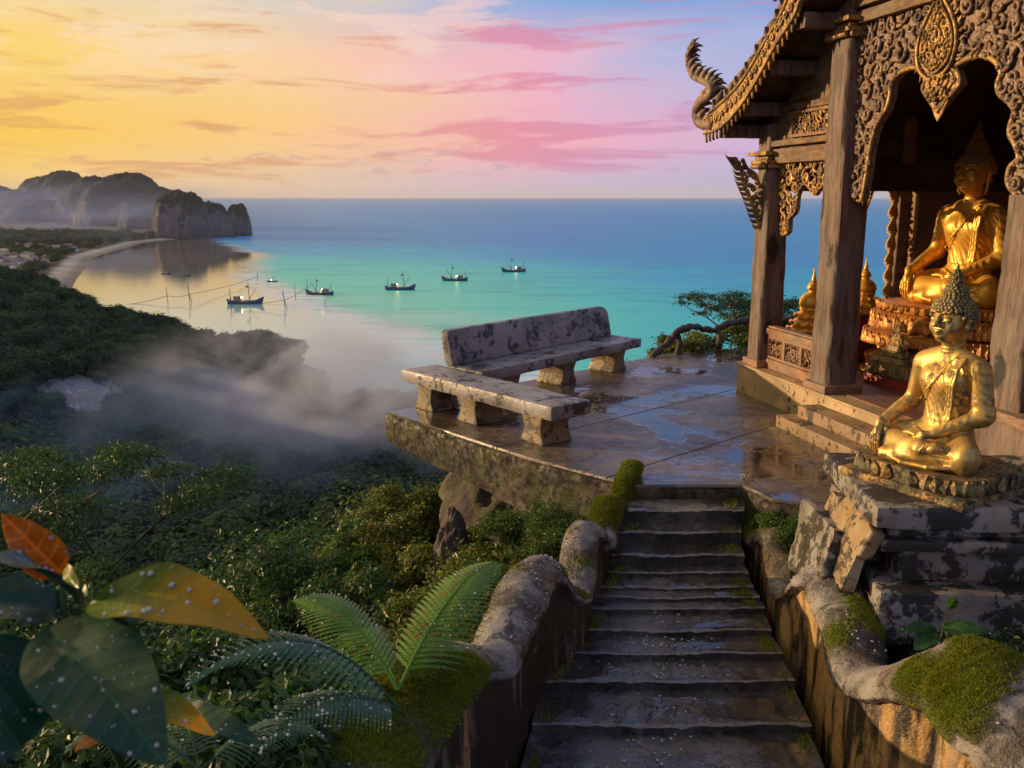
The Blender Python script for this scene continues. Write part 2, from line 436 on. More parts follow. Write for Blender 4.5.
M['goldmoss'] = m_gold('gilt_block', (.5, .3, .09), (.035, .03, .02), patina=1.5, rough=.55, green=.6, fscale=2.4, metal=.25)
M['red'] = m_plain('red_lacquer', (.22, .035, .02), .4, bumps=.3)
M['brownplaster'] = m_plain('brown_plaster', (.24, .14, .09), .8, bumps=.4, scale=4)
M['darkcarve'] = m_gold('dark_carving', (.3, .21, .08), (.045, .035, .025), patina=.9, rough=.55, fscale=3., metal=.35)
M['leaf'] = m_leaf('leaf_green', (.05, .125, .022), (.12, .2, .03), dry=(.2, .12, .02), dryf=.93)
M['leafdark'] = m_leaf('leaf_dark', (.026, .075, .02), (.065, .125, .028))
M['leafyel'] = m_leaf('leaf_yellowish', (.07, .12, .016), (.19, .2, .025), dry=(.24, .12, .02), dryf=.94)
M['leafblue'] = m_leaf('leaf_cool', (.02, .06, .03), (.05, .1, .04))
M['weed'] = m_leaf('weed_leaf', (.03, .085, .012), (.09, .15, .02), dry=(.2, .14, .03), dryf=.92)
M['fern'] = m_leaf('fern_leaf', (.11, .24, .03), (.17, .3, .04), dry=(.3, .16, .02), dryf=.94, rough=.35, trans=.35)
M['ferndark'] = m_leaf('fern_wet', (.04, .11, .06), (.08, .17, .08), rough=.3)
M['forest'] = m_leaf('forest_leaf', (.026, .062, .03), (.05, .095, .038), trans=.1, rough=.8, inst=True)
M['bark'] = m_wood('bark', (.09, .065, .05), (.03, .022, .017), hole=False)
M['mossblade'] = m_leaf('moss_blade', (.12, .17, .008), (.34, .36, .02), dry=(.2, .12, .01), dryf=.85, rough=.7, trans=.25)

m, t = mat('water_drop'); setb(t, col=(.98, .99, 1.), rough=.02, trans=.6, ior=1.36, spec=1.); M['drop'] = m  # partly opaque white body stands in for bright sun glints

# balustrade: painted ochre plaster under black stain, deepened for shade on the left wall, with moss driven by the mesh
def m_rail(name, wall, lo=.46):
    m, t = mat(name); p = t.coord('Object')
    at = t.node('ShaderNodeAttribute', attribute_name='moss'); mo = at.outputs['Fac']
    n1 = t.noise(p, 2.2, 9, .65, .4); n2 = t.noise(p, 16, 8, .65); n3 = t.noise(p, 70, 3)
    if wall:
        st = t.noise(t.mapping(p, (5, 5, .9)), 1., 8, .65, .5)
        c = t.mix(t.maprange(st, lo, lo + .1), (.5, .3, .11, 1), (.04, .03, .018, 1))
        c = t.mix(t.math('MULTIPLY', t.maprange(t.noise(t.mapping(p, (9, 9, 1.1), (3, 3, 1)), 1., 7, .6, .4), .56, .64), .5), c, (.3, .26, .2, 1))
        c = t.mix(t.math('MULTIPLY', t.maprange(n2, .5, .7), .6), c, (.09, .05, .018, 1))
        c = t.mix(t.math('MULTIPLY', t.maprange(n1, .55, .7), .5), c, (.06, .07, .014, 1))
    else:
        c = t.mix(t.maprange(n1, .4, .62), (.3, .275, .25, 1), (.05, .038, .028, 1))
        c = t.mix(t.math('MULTIPLY', t.maprange(n2, .52, .68), .6), c, (.33, .3, .27, 1)); c = t.mix(t.math('MULTIPLY', t.maprange(t.noise(t.mapping(p, loc=(8, 2, 6)), 7, 9, .7, .5), .52, .6), .85), c, (.03, .024, .018, 1))
        c = t.mix(t.math('MULTIPLY', t.maprange(t.noise(t.mapping(p, loc=(3, 3, 3)), 3, 6), .5, .7), .5), c, (.13, .07, .02, 1))
    mm = t.maprange(t.math('ADD', mo, t.math('MULTIPLY', t.math('SUBTRACT', n2, .5), .7)), .35, .6)
    gc = t.mix(t.maprange(n2, .3, .7), (.035, .05, .005, 1), (.11, .125, .012, 1))
    c = t.mix(mm, c, gc)
    setb(t, col=c, rough=t.math('ADD', t.math('MULTIPLY', mm, .5), t.maprange(n2, .3, .7, .22, .5)), spec=.5,
         normal=t.bump(t.math('ADD', t.math('MULTIPLY', n2, .8), t.math('ADD', t.math('MULTIPLY', n3, .4), mm)), .8, .025))
    return m
M['cap'] = m_rail('mossy_cap', False); M['railwall'] = m_rail('stained_wall', True); M['railwall_shade'] = m_rail('shaded_stained_wall', True, .33)  # left wall copy: shade of its sunless side painted in as extra black

# sea
m, t = mat('sea_water'); p = t.coord('Object')
sx = t.node('ShaderNodeSeparateXYZ'); t.l.new(p, sx.inputs[0]); X, Y = sx.outputs[0], sx.outputs[1]
wob = t.math('MULTIPLY', t.math('SUBTRACT', t.noise(t.mapping(p, (.012, .012, 1)), 1., 6, .6), .5), 46.)
dy = t.math('MINIMUM', t.math('SUBTRACT', Y, 383.), 760.)
fx0 = t.math('MULTIPLY', t.math('MAXIMUM', t.math('SUBTRACT', Y, 1000.), 0.), -.45)
fx = t.math('ADD', fx0, t.math('ADD', t.math('ADD', -37., t.math('MULTIPLY', dy, -.62)), t.math('MULTIPLY', t.math('MULTIPLY', dy, dy), .0004)))
sdist = t.math('ADD', t.math('SUBTRACT', X, fx), wob)           # > 0 out at sea, < 0 over the tidal flat
open_ = t.math('MAXIMUM', t.maprange(sdist, -14, 30), t.maprange(Y, 1430, 1540))
dist = t.math('SQRT', t.math('ADD', t.math('MULTIPLY', X, X), t.math('MULTIPLY', Y, Y)))
lat = t.math('DIVIDE', X, Y)
far = t.math('ADD', t.maprange(dist, 330, 1500, 0, 1, True), t.math('MULTIPLY', t.maprange(lat, -.15, .25), .45))
patch = t.noise(t.mapping(p, (.004, .011, 1)), 1., 6, .6, .4)
far = t.math('ADD', far, t.math('MULTIPLY', t.math('SUBTRACT', patch, .5), .5))
deep = t.ramp(far, [(0., (.34, .78, .64)), (.2, (.14, .78, .62)), (.45, (.05, .68, .68)), (.7, (.025, .46, .76)), (1., (.03, .33, .72))])
flat_ = t.mix(t.maprange(dist, 450, 900), (.36, .72, .76, 1), (.17, .15, .1, 1))
c = t.mix(open_, flat_, deep)
streak = t.noise(t.mapping(p, (.02, .12, 1), rot=(0, 0, R(-38))), 1., 7, .65, .6)
surf = t.math('MULTIPLY', t.math('MULTIPLY', t.maprange(sdist, -26, 4), t.maprange(sdist, 34, 8)), t.maprange(streak, .45, .54))
surf = t.math('MULTIPLY', surf, t.maprange(Y, 1000, 620))
c = t.mix(t.math('MULTIPLY', surf, .9), c, (.85, .87, .87, 1))
wv = t.noise(t.mapping(p, (.1, .5, 1), rot=(0, 0, R(-8))), 1., 7, .62, .3)
wv2 = t.noise(t.mapping(p, (.016, .06, 1), rot=(0, 0, R(6))), 1., 5, .6, .3)
hgt = t.math('ADD', wv, t.math('MULTIPLY', wv2, 1.2))
c = t.mix(t.math('MULTIPLY', t.math('MULTIPLY', t.maprange(wv2, .5, .66), open_), .3), c, (.01, .17, .25, 1))
bn = t.node('ShaderNodeBump'); t.put(bn.inputs['Height'], hgt); t.put(bn.inputs['Strength'], t.maprange(open_, 0, 1, .025, .6)); bn.inputs['Distance'].default_value = .8
setb(t, col=c, rough=t.math('ADD', t.math('MULTIPLY', open_, .32), t.math('ADD', .04, t.math('MULTIPLY', surf, .4))), normal=bn.outputs[0], ior=1.33, spec=t.math('ADD', .1, t.math('MULTIPLY', t.math('SUBTRACT', 1., open_), t.maprange(lat, -.19, -.29, .12, .95))))
M['sea'] = m

# land: soil / forest floor, sand near the water, limestone where it is steep
m, t = mat('land'); p = t.coord('Object')
sx = t.node('ShaderNodeSeparateXYZ'); t.l.new(p, sx.inputs[0])
g = t.node('ShaderNodeNewGeometry'); sn = t.node('ShaderNodeSeparateXYZ'); t.l.new(g.outputs['True Normal'], sn.inputs[0])
n1 = t.noise(p, .05, 6); n2 = t.noise(p, 1.2, 8, .65)
c = t.mix(t.maprange(n2, .35, .7), (.012, .016, .008, 1), (.03, .045, .014, 1))
far_l = t.maprange(sx.outputs[1], 330, 420)
hz = t.math('SUBTRACT', sx.outputs[2], SEA)
sand = t.math('MULTIPLY', t.maprange(t.math('ADD', hz, t.math('MULTIPLY', n1, .8)), 2.3, 1.7), far_l)
c = t.mix(t.math('MULTIPLY', t.maprange(t.noise(p, .02, 4), .4, .6), far_l), c, (.06, .06, .035, 1))
c = t.mix(sand, c, t.mix(t.maprange(hz, .3, 1.1), (.24, .2, .15, 1), (.5, .45, .38, 1)))
ca = t.node('ShaderNodeAttribute', attribute_name='cliff'); rk = t.maprange(t.math('ADD', ca.outputs['Fac'], t.math('MULTIPLY', t.math('SUBTRACT', t.noise(t.mapping(p, (.22, .22, .1)), 1., 9, .75, .5), .5), 3.4)), .42, .5); rk = t.math('MULTIPLY', rk, t.maprange(ca.outputs['Fac'], .02, .15))
rv = t.noise(t.mapping(p, (.45, .45, .05)), 1., 9, .7, .4)
rock = t.ramp(rv, [(.34, (.06, .065, .07)), (.46, (.35, .36, .37)), (.54, (.42, .24, .13)), (.62, (.7, .68, .65))])
c = t.mix(rk, c, t.mix(.1, rock, (.3, .31, .33, 1)))
setb(t, col=c, rough=.85, normal=t.bump(n2, .6, .15)); M['land'] = m

m, t = mat('limestone_hill'); p = t.coord('Object')
g = t.node('ShaderNodeNewGeometry'); sn = t.node('ShaderNodeSeparateXYZ'); t.l.new(g.outputs['Normal'], sn.inputs[0])
veg = t.mix(t.maprange(t.noise(p, .06, 8, .7), .35, .65), (.01, .022, .014, 1), (.025, .04, .022, 1))
rv = t.noise(t.mapping(p, (.05, .05, .012)), 1., 8, .7, .5)
rock = t.ramp(rv, [(.32, (.05, .05, .055)), (.5, (.13, .12, .11)), (.68, (.26, .24, .21))])
rm = t.maprange(t.math('ADD', sn.outputs[2], t.math('MULTIPLY', t.math('SUBTRACT', t.noise(p, .03, 6), .5), 1.1)), .36, .24)
setb(t, col=t.mix(rm, veg, rock), rough=.9, normal=t.bump(t.noise(p, .12, 8, .7), 1., 6.)); M['karst'] = m

m, t = mat('cliff_rock'); p = t.coord('Object')
rv = t.noise(t.mapping(p, (1.6, 1.6, .5)), 1., 9, .7, .6)
c = t.ramp(rv, [(.32, (.02, .016, .013)), (.5, (.1, .07, .05)), (.66, (.22, .17, .13))])
c = t.mix(t.math('MULTIPLY', t.maprange(t.noise(p, 2.5, 7), .5, .62), .7), c, (.045, .06, .012, 1))
setb(t, col=c, rough=.7, normal=t.bump(t.noise(p, 6, 9, .7), 1., .08)); M['rock'] = m

# ------------------------------------------------------------------ terrain
XS_Y = np.array([-50, 3.0, 4.0, 5.0, 6.0, 7.0, 8.2, 8.7, 11.05, 12.0, 14.9, 16.0, 40]); XS_X = np.array([-1.4, -1.2, -.95, -.6, -.15, .2, .45, .35, -1.35, -.6, 2.2, 4.5, 60])
XW_Y = np.array([-5, 4.0, 4.4, 4.85, 5.2, 6.2, 6.7, 7.75, 8.4]); XW_X = np.array([2.9, 2.7, 2.55, 2.32, 2.2, 2.2, 2.1, 2.06, 2.1])
RX = np.array([-400, -250, -200, -170, -147, -131, -109, -94, -84, -78, -74, -60]); RH = np.array([62, 52, 42, 35, 30, 22, 14, 9.5, 10.5, 6, 0, 0])
BY = np.array([300, 350, 450, 612, 938, 1240, 1400, 1700, 2600]); BX = np.array([-66, -150, -222, -286, -414, -480, -470, -600, -900])
PR_D = np.array([0, .6, 3, 10, 25, 50, 90, 130, 180, 260]); PR_Z = np.array([-.75, -1.3, -3.6, -9.5, -19, -31, -43.5, -50, -53, -54.5])
def height(x, y):
    xe = np.interp(y, XS_Y, XS_X)
    d = np.maximum(np.maximum(xe - x, (y - 16.3) * .8), np.maximum(x - 60, -y - 60)); d = np.maximum(d, 0)
    d = d + np.minimum(d * .25, 9) * fbm(x, y, 0, .045, 3) * .5
    d = np.maximum(d, 0)
    z = np.interp(d, PR_D, PR_Z)
    # right of the stair the ground stands a little under the terrace
    xw = np.interp(y, XW_Y, XW_X)
    right = (x > xw) & (y < 8.6) & (y > -5)
    z = np.where(right & (d <= 0), -.22 - .6 * np.clip(1 - (x - xw - .1) / .35, 0, 1) + .04 * fbm(x, y, 0, 3., 3), z)
    z = z - 1.25 * np.clip((y - 8.5) / .6, 0, 1) * np.clip(1.5 - d, 0, 1)
    trench = (x > xe + .2) & (x <= xw) & (y < 8.3)
    z = np.where(trench, -1.35, z)
    z = z + np.clip(d, 0, 12) / 12 * fbm(x, y, 0, .5, 4) * .5 + np.clip((d - 10) / 40, 0, 1) * fbm(x, y, 0, .05, 4) * 2.6
    # the ridge on the left
    hr = np.interp(x, RX, RH)
    yc = 300 + .25 * (x + 120)
    s = y - yc
    near_w = 52 + np.clip(-x - 60, 0, 120) * .55
    cm = np.exp(-((x + 106) / 16) ** 2)
    prof = np.where(s < 0, 1 / (1 + np.exp((-s - near_w) / (11. - 8.6 * cm))), np.exp(-np.clip(s, 0, None) ** 2 / (2 * 26 ** 2)))
    spur = np.exp(-((y - 205 - .2 * x) / 30) ** 2) * np.interp(x, [-260, -150, -110, -85, -70], [30, 20, 9, 1, 0])
    hp = hr * prof
    ridge = SEA + hp * (1 + .1 * fbm(x, y, 0, .09, 3)) + spur + fbm(x, y, 0, .1, 4) * np.clip((hp + spur) / 3, 0, 1) * 1.3 - 7 * np.clip(1 - (hp + spur) / 2.5, 0, 1)
    # shoreline
    yshore = 262 + 8 * fbm(x, y, 0, .03, 2) + np.clip(-x - 50, 0, 16) * 3
    land_near = np.clip((yshore - y) * .12, -6, 2.5) + SEA + .3
    xb = np.interp(y, BY, BX) + 4 * fbm(x, y, 0, .01, 2)
    land_far = SEA + np.clip((xb - x) * .07, -6, 2.6) + np.clip((xb - x - 60) * .02, 0, 9)
    base = np.where(y < 300, np.maximum(z, -1e9), land_far)
    base = np.where((y >= 120) & (y < 300), np.where(z > land_near, np.minimum(z, land_near + np.clip((250 - y) * .05, 0, 30)), z), base)
    base = np.where(y >= 225, np.where(y < 300, land_near, land_far), base)
    return np.maximum(base, np.where((y > 100) & (x < -55), ridge, -1e9))

ang = np.radians(np.concatenate([np.arange(-180, -36, 2.), np.arange(-36, -2, .16), np.arange(-2, 36, .5), np.arange(36, 180.1, 2.)]))
rad = np.concatenate([np.arange(0.5, 16, .3), np.geomspace(16.3, 130, 90), np.arange(131.5, 420, 1.6), np.geomspace(424, 3200, 90)])
A_, R_ = np.meshgrid(ang, rad)
X_, Y_ = R_ * np.sin(A_), R_ * np.cos(A_)
Z_ = height(X_, Y_)
V = np.stack([X_.ravel(), Y_.ravel(), Z_.ravel()], 1); na = len(ang); nr = len(rad)
i, j = np.meshgrid(np.arange(nr - 1), np.arange(na - 1), indexing='ij'); a = (i * na + j).ravel()
land = link('terrain', mesh_np('terrain', V, np.stack([a, a + 1, a + na + 1, a + na], 1)[:, ::-1]), M['land'], kind='structure')

def _cliff_later():
    at = land.data.attributes.new('cliff', 'FLOAT', 'POINT'); at.data.foreach_set('value', bare_cliff(X_.ravel(), Y_.ravel()).astype(np.float32))
# the sea, out to the horizon
ring = [0, 60, 200, 400, 700, 1200, 2500, 6000, 30000]; k = 96
V = [(0, 0, SEA)]; Fc = []
for r_ in ring[1:]:
    V += [(r_ * math.cos(2 * math.pi * q / k), r_ * math.sin(2 * math.pi * q / k), SEA) for q in range(k)]
for q in range(k): Fc.append((0, 1 + q, 1 + (q + 1) % k))
for n_ in range(len(ring) - 2):
    for q in range(k): Fc.append((1 + n_ * k + q, 1 + (n_ + 1) * k + q, 1 + (n_ + 1) * k + (q + 1) % k, 1 + n_ * k + (q + 1) % k))
me = mesh_np('sea', V, Fc, False)
link('sea', me, M['sea'], kind='structure')

# limestone hills of the far headland: (x, y, radius x, radius y, height above the sea, sharpness, seed)
def karst(px, ytop, D, wpx, dep, pw, seed, ybase=None):
    x = (px - 512) / F_PX * D * .985
    el_ = math.atan((384 - ytop) / F_PX) - PITCH
    hz = CH + D * math.tan(el_) - SEA
    rx = wpx / 2 / F_PX * D * .985; ry = rx * dep
    n = 110; u = np.linspace(-1.12, 1.12, n); U, W = np.meshgrid(u, u)
    th = np.arctan2(W, U)
    rr = np.sqrt(U * U + W * W) / (1 + .09 * np.sin(3 * th + seed) + .06 * np.sin(7 * th + seed * 2))
    rr = rr + .05 * fbm(U * rx, W * ry, seed, 9. / rx, 3)
    h = np.where(rr < 1, np.power(np.clip(1 - rr ** pw, 0, 1), .62), -.06)
    h = h * hz * (1 + .16 * fbm(U * rx + seed * 50, W * ry, 0, 5. / rx, 6) - .1 * np.abs(fbm(U * rx + seed * 9, W * ry, 3, 11. / rx, 4))) 
    V = np.stack([(x + U * rx).ravel(), (D + W * ry).ravel(), (SEA + h).ravel()], 1)
    i, j = np.meshgrid(np.arange(n - 1), np.arange(n - 1), indexing='ij'); a = (i * n + j).ravel()
    link('headland_hill', mesh_np('headland_hill', V, np.stack([a, a + 1, a + n + 1, a + n], 1)), M['karst'], kind='structure')
for a in ((180, 192, 1400, 58, 1.1, 3.4, 1), (209, 203, 1430, 48, .8, 3, 2), (238, 205, 1480, 25, .9, 5, 3), (122, 176, 1900, 120, .9, 3, 4), (160, 190, 1750, 80, .8, 2.6, 9),
          (64, 174, 2700, 96, 1., 2.6, 5), (22, 192, 2300, 110, .8, 2.2, 6), (-40, 180, 2500, 150, .8, 2.4, 7), (95, 186, 3000, 90, .8, 2.3, 8), (45, 200, 1900, 130, .5, 2., 11)):
    karst(*a)

# ------------------------------------------------------------------ foliage helpers
def leaf_quads(P, N, size, seed, aspect=.5, droop=.2, var=.4):
    """one folded leaf (4 points, 2 triangles) per row of P, facing roughly N"""
    r = rng(seed); n = len(P)
    t = r.normal(size=(n, 3)); t -= (t * N).sum(1, keepdims=True) * N; t /= np.linalg.norm(t, axis=1, keepdims=True) + 1e-9
    t[:, 2] -= droop; t /= np.linalg.norm(t, axis=1, keepdims=True)
    b = np.cross(N, t); b /= np.linalg.norm(b, axis=1, keepdims=True) + 1e-9
    s = (size * (1 + var * r.uniform(-1, 1, n)))[:, None]
    tip = P + t * s; mid = P + t * s * .45
    l = mid + b * s * aspect * .5 + N * s * .08; q = mid - b * s * aspect * .5 + N * s * .08
    V = np.stack([P, q, tip, l], 1).reshape(-1, 3)
    f = np.arange(n)[:, None] * 4 + np.array([0, 1, 2, 3])
    return V, f
def unit(v): return v / (np.linalg.norm(v, axis=1, keepdims=True) + 1e-9)
def cloud(centres, radii, n, seed, flat=.75, up=.5):
    """leaf positions spread through lumpy clumps: denser at the clump's surface"""
    r = rng(seed); c = np.asarray(centres); rd = np.asarray(radii)
    wgt = rd ** 2; idx = r.choice(len(c), n, p=wgt / wgt.sum())
    d = unit(r.normal(size=(n, 3))); d[:, 2] = np.where(d[:, 2] < -.3, -d[:, 2], d[:, 2])
    rr = rd[idx] * (r.uniform(.1, 1., n) ** .5) * (1 + .35 * abs(r.normal(size=n)) * (r.random(n) < .3)) * (1 + .28 * fbm(d[:, 0] * 3 + idx, d[:, 1] * 3, d[:, 2] * 3, 1.3, 3))
    off = d * rr[:, None]; off[:, 2] *= flat
    N = unit(d * .7 + r.normal(size=(n, 3)) * .55 + np.array([0, 0, up]))
    return c[idx] + off, N

def branches(height_, spread, levels, seed, r0, flatten=.35, first=.45, nsplit=(3, 4), lean=(0, 0)):
    r = random.Random(seed); mb = MB(); tips = []
    def grow(p, d, L, rad_, lv):
        pts = [p]; q = p.copy(); dd = d.copy(); k = 5
        for i in range(k):
            dd = (dd + Vector((r.uniform(-.16, .16), r.uniform(-.16, .16), r.uniform(-.05, .12)))).normalized()
            q = q + dd * (L / k); pts.append(q.copy())
        mb.tube(pts, [rad_ * (1 - .45 * i / k) for i in range(k + 1)], 7 if lv == 0 else 5)
        if lv >= levels: tips.append((q, dd)); return
        m_ = r.randint(*nsplit); a0 = r.uniform(0, 6.28)
        for j in range(m_):
            a = a0 + j * 2 * math.pi / m_ + r.uniform(-.4, .4)
            nd = (dd * .5 + Vector((math.cos(a), math.sin(a), 0)) * spread + Vector((0, 0, flatten))).normalized()
            start = pts[-1] if j < 2 else pts[-2]
            grow(start.copy(), nd, L * r.uniform(.6, .8), rad_ * .55, lv + 1)
        if lv >= 1: tips.append((q, dd))
    grow(Vector((0, 0, 0)), Vector((lean[0], lean[1], 1)).normalized(), height_ * first, r0, 0)
    return mb, tips

def tree(name, label, cat, loc, h, spread=.9, levels=3, seed=1, leaf=.09, n=9000, clump=.5, flat=.5, mat_='leaf', r0=None, first=.42, flatten=.35, lean=(0, 0), group=None, aspect=.5, nsplit=(3, 4)):
    t_ = thing(name, label, cat, loc, 0, group)
    mb, tips = branches(h, spread, levels, seed, r0 or h * .035, flatten, first, nsplit, lean)
    mb.build('trunk', M['bark'], t_, smooth=True)
    cs = [tuple(q) for q, d in tips]; rr = rng(seed + 5).uniform(.6, 1.2, len(cs)) * clump
    P, N = cloud(cs, rr, n, seed, flat)
    V, f = leaf_quads(P, N, leaf, seed, aspect)
    link('crown', mesh_np('crown', V, f, False), M[mat_], t_)
    return t_
def bush(name, label, cat, loc, size, seed=1, leaf=.07, n=6000, mat_='leaf', lumps=9, group=None, aspect=.5, parent=None, up=.5):
    lumps = lumps + 6
    if mat_ == 'weed': aspect = .3; lumps += 10
    t_ = thing(name, label, cat, loc, 0, group)
    r = rng(seed); sx_, sy_, sz_ = size
    d = unit(r.normal(size=(lumps, 3))); d[:, 2] = abs(d[:, 2])
    cs = d * np.array([sx_, sy_, sz_]) * r.uniform(.2, 1.0, (lumps, 1)); rr = r.uniform(.16, .42, lumps) * min(sx_, sy_)
    mb = MB()
    for c_ in cs[:7]:
        q = Vector(c_); mb.tube([Vector((0, 0, -.3)), q * .5 + Vector((0, 0, .1 * sz_)), q], [.03 * sz_ + .01, .02 * sz_ + .006, .004], 5)
    mb.build('stem', M['bark'], t_, smooth=True)
    P, N = cloud(cs, rr, n, seed + 2, .85, up)
    V, f = leaf_quads(P, N, leaf, seed, aspect)
    link('foliage', mesh_np('foliage', V, f, False), M[mat_], t_)
    return t_

# ------------------------------------------------------------------ far forest (nobody could count it): instanced crowns
def crown_variant(seed, n, leaf):
    r = rng(seed); k = 12
    d = unit(r.normal(size=(k, 3))); d[:, 2] = abs(d[:, 2]) * .8
    cs = d * r.uniform(.25, .75, (k, 1)) * np.array([1, 1, .8]) + [0, 0, .25]; rr = r.uniform(.28, .5, k)
    P, N = cloud(cs, rr, n, seed + 2, .8, .6)
    N = unit(unit(P - np.array([0, 0, .1])) * 1.1 + N * .45)
    V, f = leaf_quads(P, N, leaf, seed, .8)
    o = bpy.data.objects.new('crown_source', mesh_np('crown_source', V, f, False)); o.data.materials.append(M['forest'])
    return o
def scatter(name, P, S, sources, seed):
    me = bpy.data.meshes.new(name); me.vertices.add(len(P)); me.vertices.foreach_set('co', np.asarray(P, dtype=np.float32).ravel())
    at = me.attributes.new('scl', 'FLOAT', 'POINT'); at.data.foreach_set('value', np.asarray(S, dtype=np.float32))
    o = link(name, me, None, kind='stuff')
    gn = bpy.data.node_groups.new(name, 'GeometryNodeTree')
    gn.interface.new_socket('Geometry', in_out='INPUT', socket_type='NodeSocketGeometry'); gn.interface.new_socket('Geometry', in_out='OUTPUT', socket_type='NodeSocketGeometry')
    nd = gn.nodes; gi = nd.new('NodeGroupInput'); go = nd.new('NodeGroupOutput')
    j = nd.new('GeometryNodeJoinGeometry')
    for k, src in enumerate(sources):
        oi = nd.new('GeometryNodeObjectInfo'); oi.inputs['Object'].default_value = src
        iop = nd.new('GeometryNodeInstanceOnPoints')
        rv = nd.new('FunctionNodeRandomValue'); rv.data_type = 'FLOAT_VECTOR'; rv.inputs[0].default_value = (-.15, -.15, 0); rv.inputs[1].default_value = (.15, .15, 6.28); rv.inputs['Seed'].default_value = seed
        ri = nd.new('FunctionNodeRandomValue'); ri.data_type = 'INT'; ri.inputs[4].default_value = 0; ri.inputs[5].default_value = len(sources) - 1; ri.inputs['Seed'].default_value = seed + 1
        cmp_ = nd.new('FunctionNodeCompare'); cmp_.data_type = 'INT'; cmp_.operation = 'EQUAL'; cmp_.inputs[3].default_value = k
        gn.links.new(ri.outputs[2], cmp_.inputs[2]); gn.links.new(cmp_.outputs[0], iop.inputs['Selection'])
        na_ = nd.new('GeometryNodeInputNamedAttribute'); na_.data_type = 'FLOAT'; na_.inputs[0].default_value = 'scl'
        gn.links.new(gi.outputs[0], iop.inputs['Points']); gn.links.new(oi.outputs['Geometry'], iop.inputs['Instance'])
        gn.links.new(rv.outputs[0], iop.inputs['Rotation']); gn.links.new(na_.outputs[0], iop.inputs['Scale'])
        gn.links.new(iop.outputs[0], j.inputs[0])
    gn.links.new(j.outputs[0], go.inputs[0])
    md = o.modifiers.new('scatter', 'NODES'); md.node_group = gn
    return o
src = [crown_variant(s, 1500, .15) for s in (11, 12, 13, 14)]
r = rng(5); P = []; S = []
def bare_cliff(x, y):
    yc = 300 + .25 * (x + 120); sm = y - yc + 52 + np.clip(-x - 60, 0, 120) * .55; n = fbm(x, y, 0, .16, 3)
    a = np.exp(-((x + 106) / 8) ** 2) * np.exp(-((sm - 7) / 9) ** 2); b = np.exp(-((x + 90) / 4) ** 2) * np.exp(-((sm + 6) / 6) ** 2); c_ = np.exp(-((x + 128) / 6) ** 2) * np.exp(-((sm) / 3.5) ** 2)
    n2_ = fbm(x * 2.2, y, 0, .5, 4)
    return np.clip((a + b * .8 + c_ * .8) * (1 + .5 * n), 0, 1)
_cliff_later()
def slope(x, y): return np.hypot(height(x + 1.5, y) - height(x - 1.5, y), height(x, y + 1.5) - height(x, y - 1.5)) / 3
VILLAGE = []
_rv = random.Random(12)
for q in range(60):
    px, py = _rv.uniform(-5, 82), _rv.uniform(246, 272); v = onz(px, py, SEA + 4)
    if v.x < np.interp(v.y, BY, BX) - 34: VILLAGE.append((v.x, v.y))
def clear_of_village(x, y):
    ok = np.ones(len(x), bool)
    for vx, vy in VILLAGE: ok &= ~((np.abs(x - vx) < 11) & (y > vy - 42) & (y < vy + 10))
    return ok
def sow(n, xa, xb, ya, yb, smin, smax, keep=None):
    x = r.uniform(xa, xb, n); y = r.uniform(ya, yb, n); z = height(x, y); ok = (z > SEA + 1.6) & (abs(x) < y * .72 + 20)
    sl = slope(x, y)
    cliff = bare_cliff(x, y) + .5 * fbm(x, y, 0, .5, 3) > .42
    ok &= ~cliff
    if keep is not None: ok &= keep(x, y)
    s = r.uniform(smin, smax, n)
    for q in np.nonzero(ok)[0]: P.append((x[q], y[q], z[q] + s[q] * .25)); S.append(s[q])
sow(7000, -240, -50, 185, 420, 1.7, 4.6)
sow(3800, -170, 60, 95, 270, 1.8, 5.6)
sow(3500, -90, 20, 45, 100, 1.7, 3.)
sow(9000, -1300, -180, 430, 1400, 4, 8, lambda x, y: (x < np.interp(y, BY, BX) - 26) & clear_of_village(x, y))
forest = scatter('forest', P, S, src, 3)

# ------------------------------------------------------------------ terrace
E1 = Vector((.2152, -.9766, 0)); N1 = Vector((-.9766, -.2152, 0)); E2 = -N1; P1 = Vector((3.27, 12.1, 0))
poly = [onz(388, 412, 0), onz(526, 457, 0), onz(614, 480, 0), onz(634, 485, 0), onz(742, 485, 0), onz(772, 499, 0), onz(842, 508, 0),
        Vector((3.9, 7.6, 0)), Vector((12, 7.2, 0)), Vector((12, 17, 0)), Vector((6, 17, 0)), onz(757, 346, 0), onz(668, 353, 0), onz(640, 359, 0), onz(509, 384, 0)]
bm = bmesh.new(); vs = [bm.verts.new(p_) for p_ in poly]; bm.faces.new(vs)
for (a, b) in (((588, 425), (740, 388)), ((641, 467), (744, 435)), ((680, 372), (739, 384)), ((652, 440), (676, 451))):
    p0, p1_ = onz(*a, 0), onz(*b, 0); n_ = (p1_ - p0).cross(Vector((0, 0, 1))).normalized()
    if a == (652, 440): continue
    bmesh.ops.bisect_plane(bm, geom=bm.verts[:] + bm.edges[:] + bm.faces[:], plane_co=p0, plane_no=n_)
bmesh.ops.split_edges(bm, edges=[e for e in bm.edges if len(e.link_faces) == 2])
bmesh.ops.triangulate(bm, faces=[f for f in bm.faces if len(f.verts) > 30])
res = bmesh.ops.inset_individual(bm, faces=bm.faces[:], thickness=.016)
inner = {v for f in bm.faces[:] if f not in set(res['faces']) for v in f.verts}
for v in bm.verts:
    if v not in inner: v.co.z -= .022
bm.faces.ensure_lookup_table(); bm.normal_update()
if bm.faces[0].normal.z < 0: bmesh.ops.reverse_faces(bm, faces=bm.faces[:])
me = bpy.data.meshes.new('terrace'); bm.to_mesh(me); bm.free()
terr = link('terrace', me, M['terrace'], kind='structure')
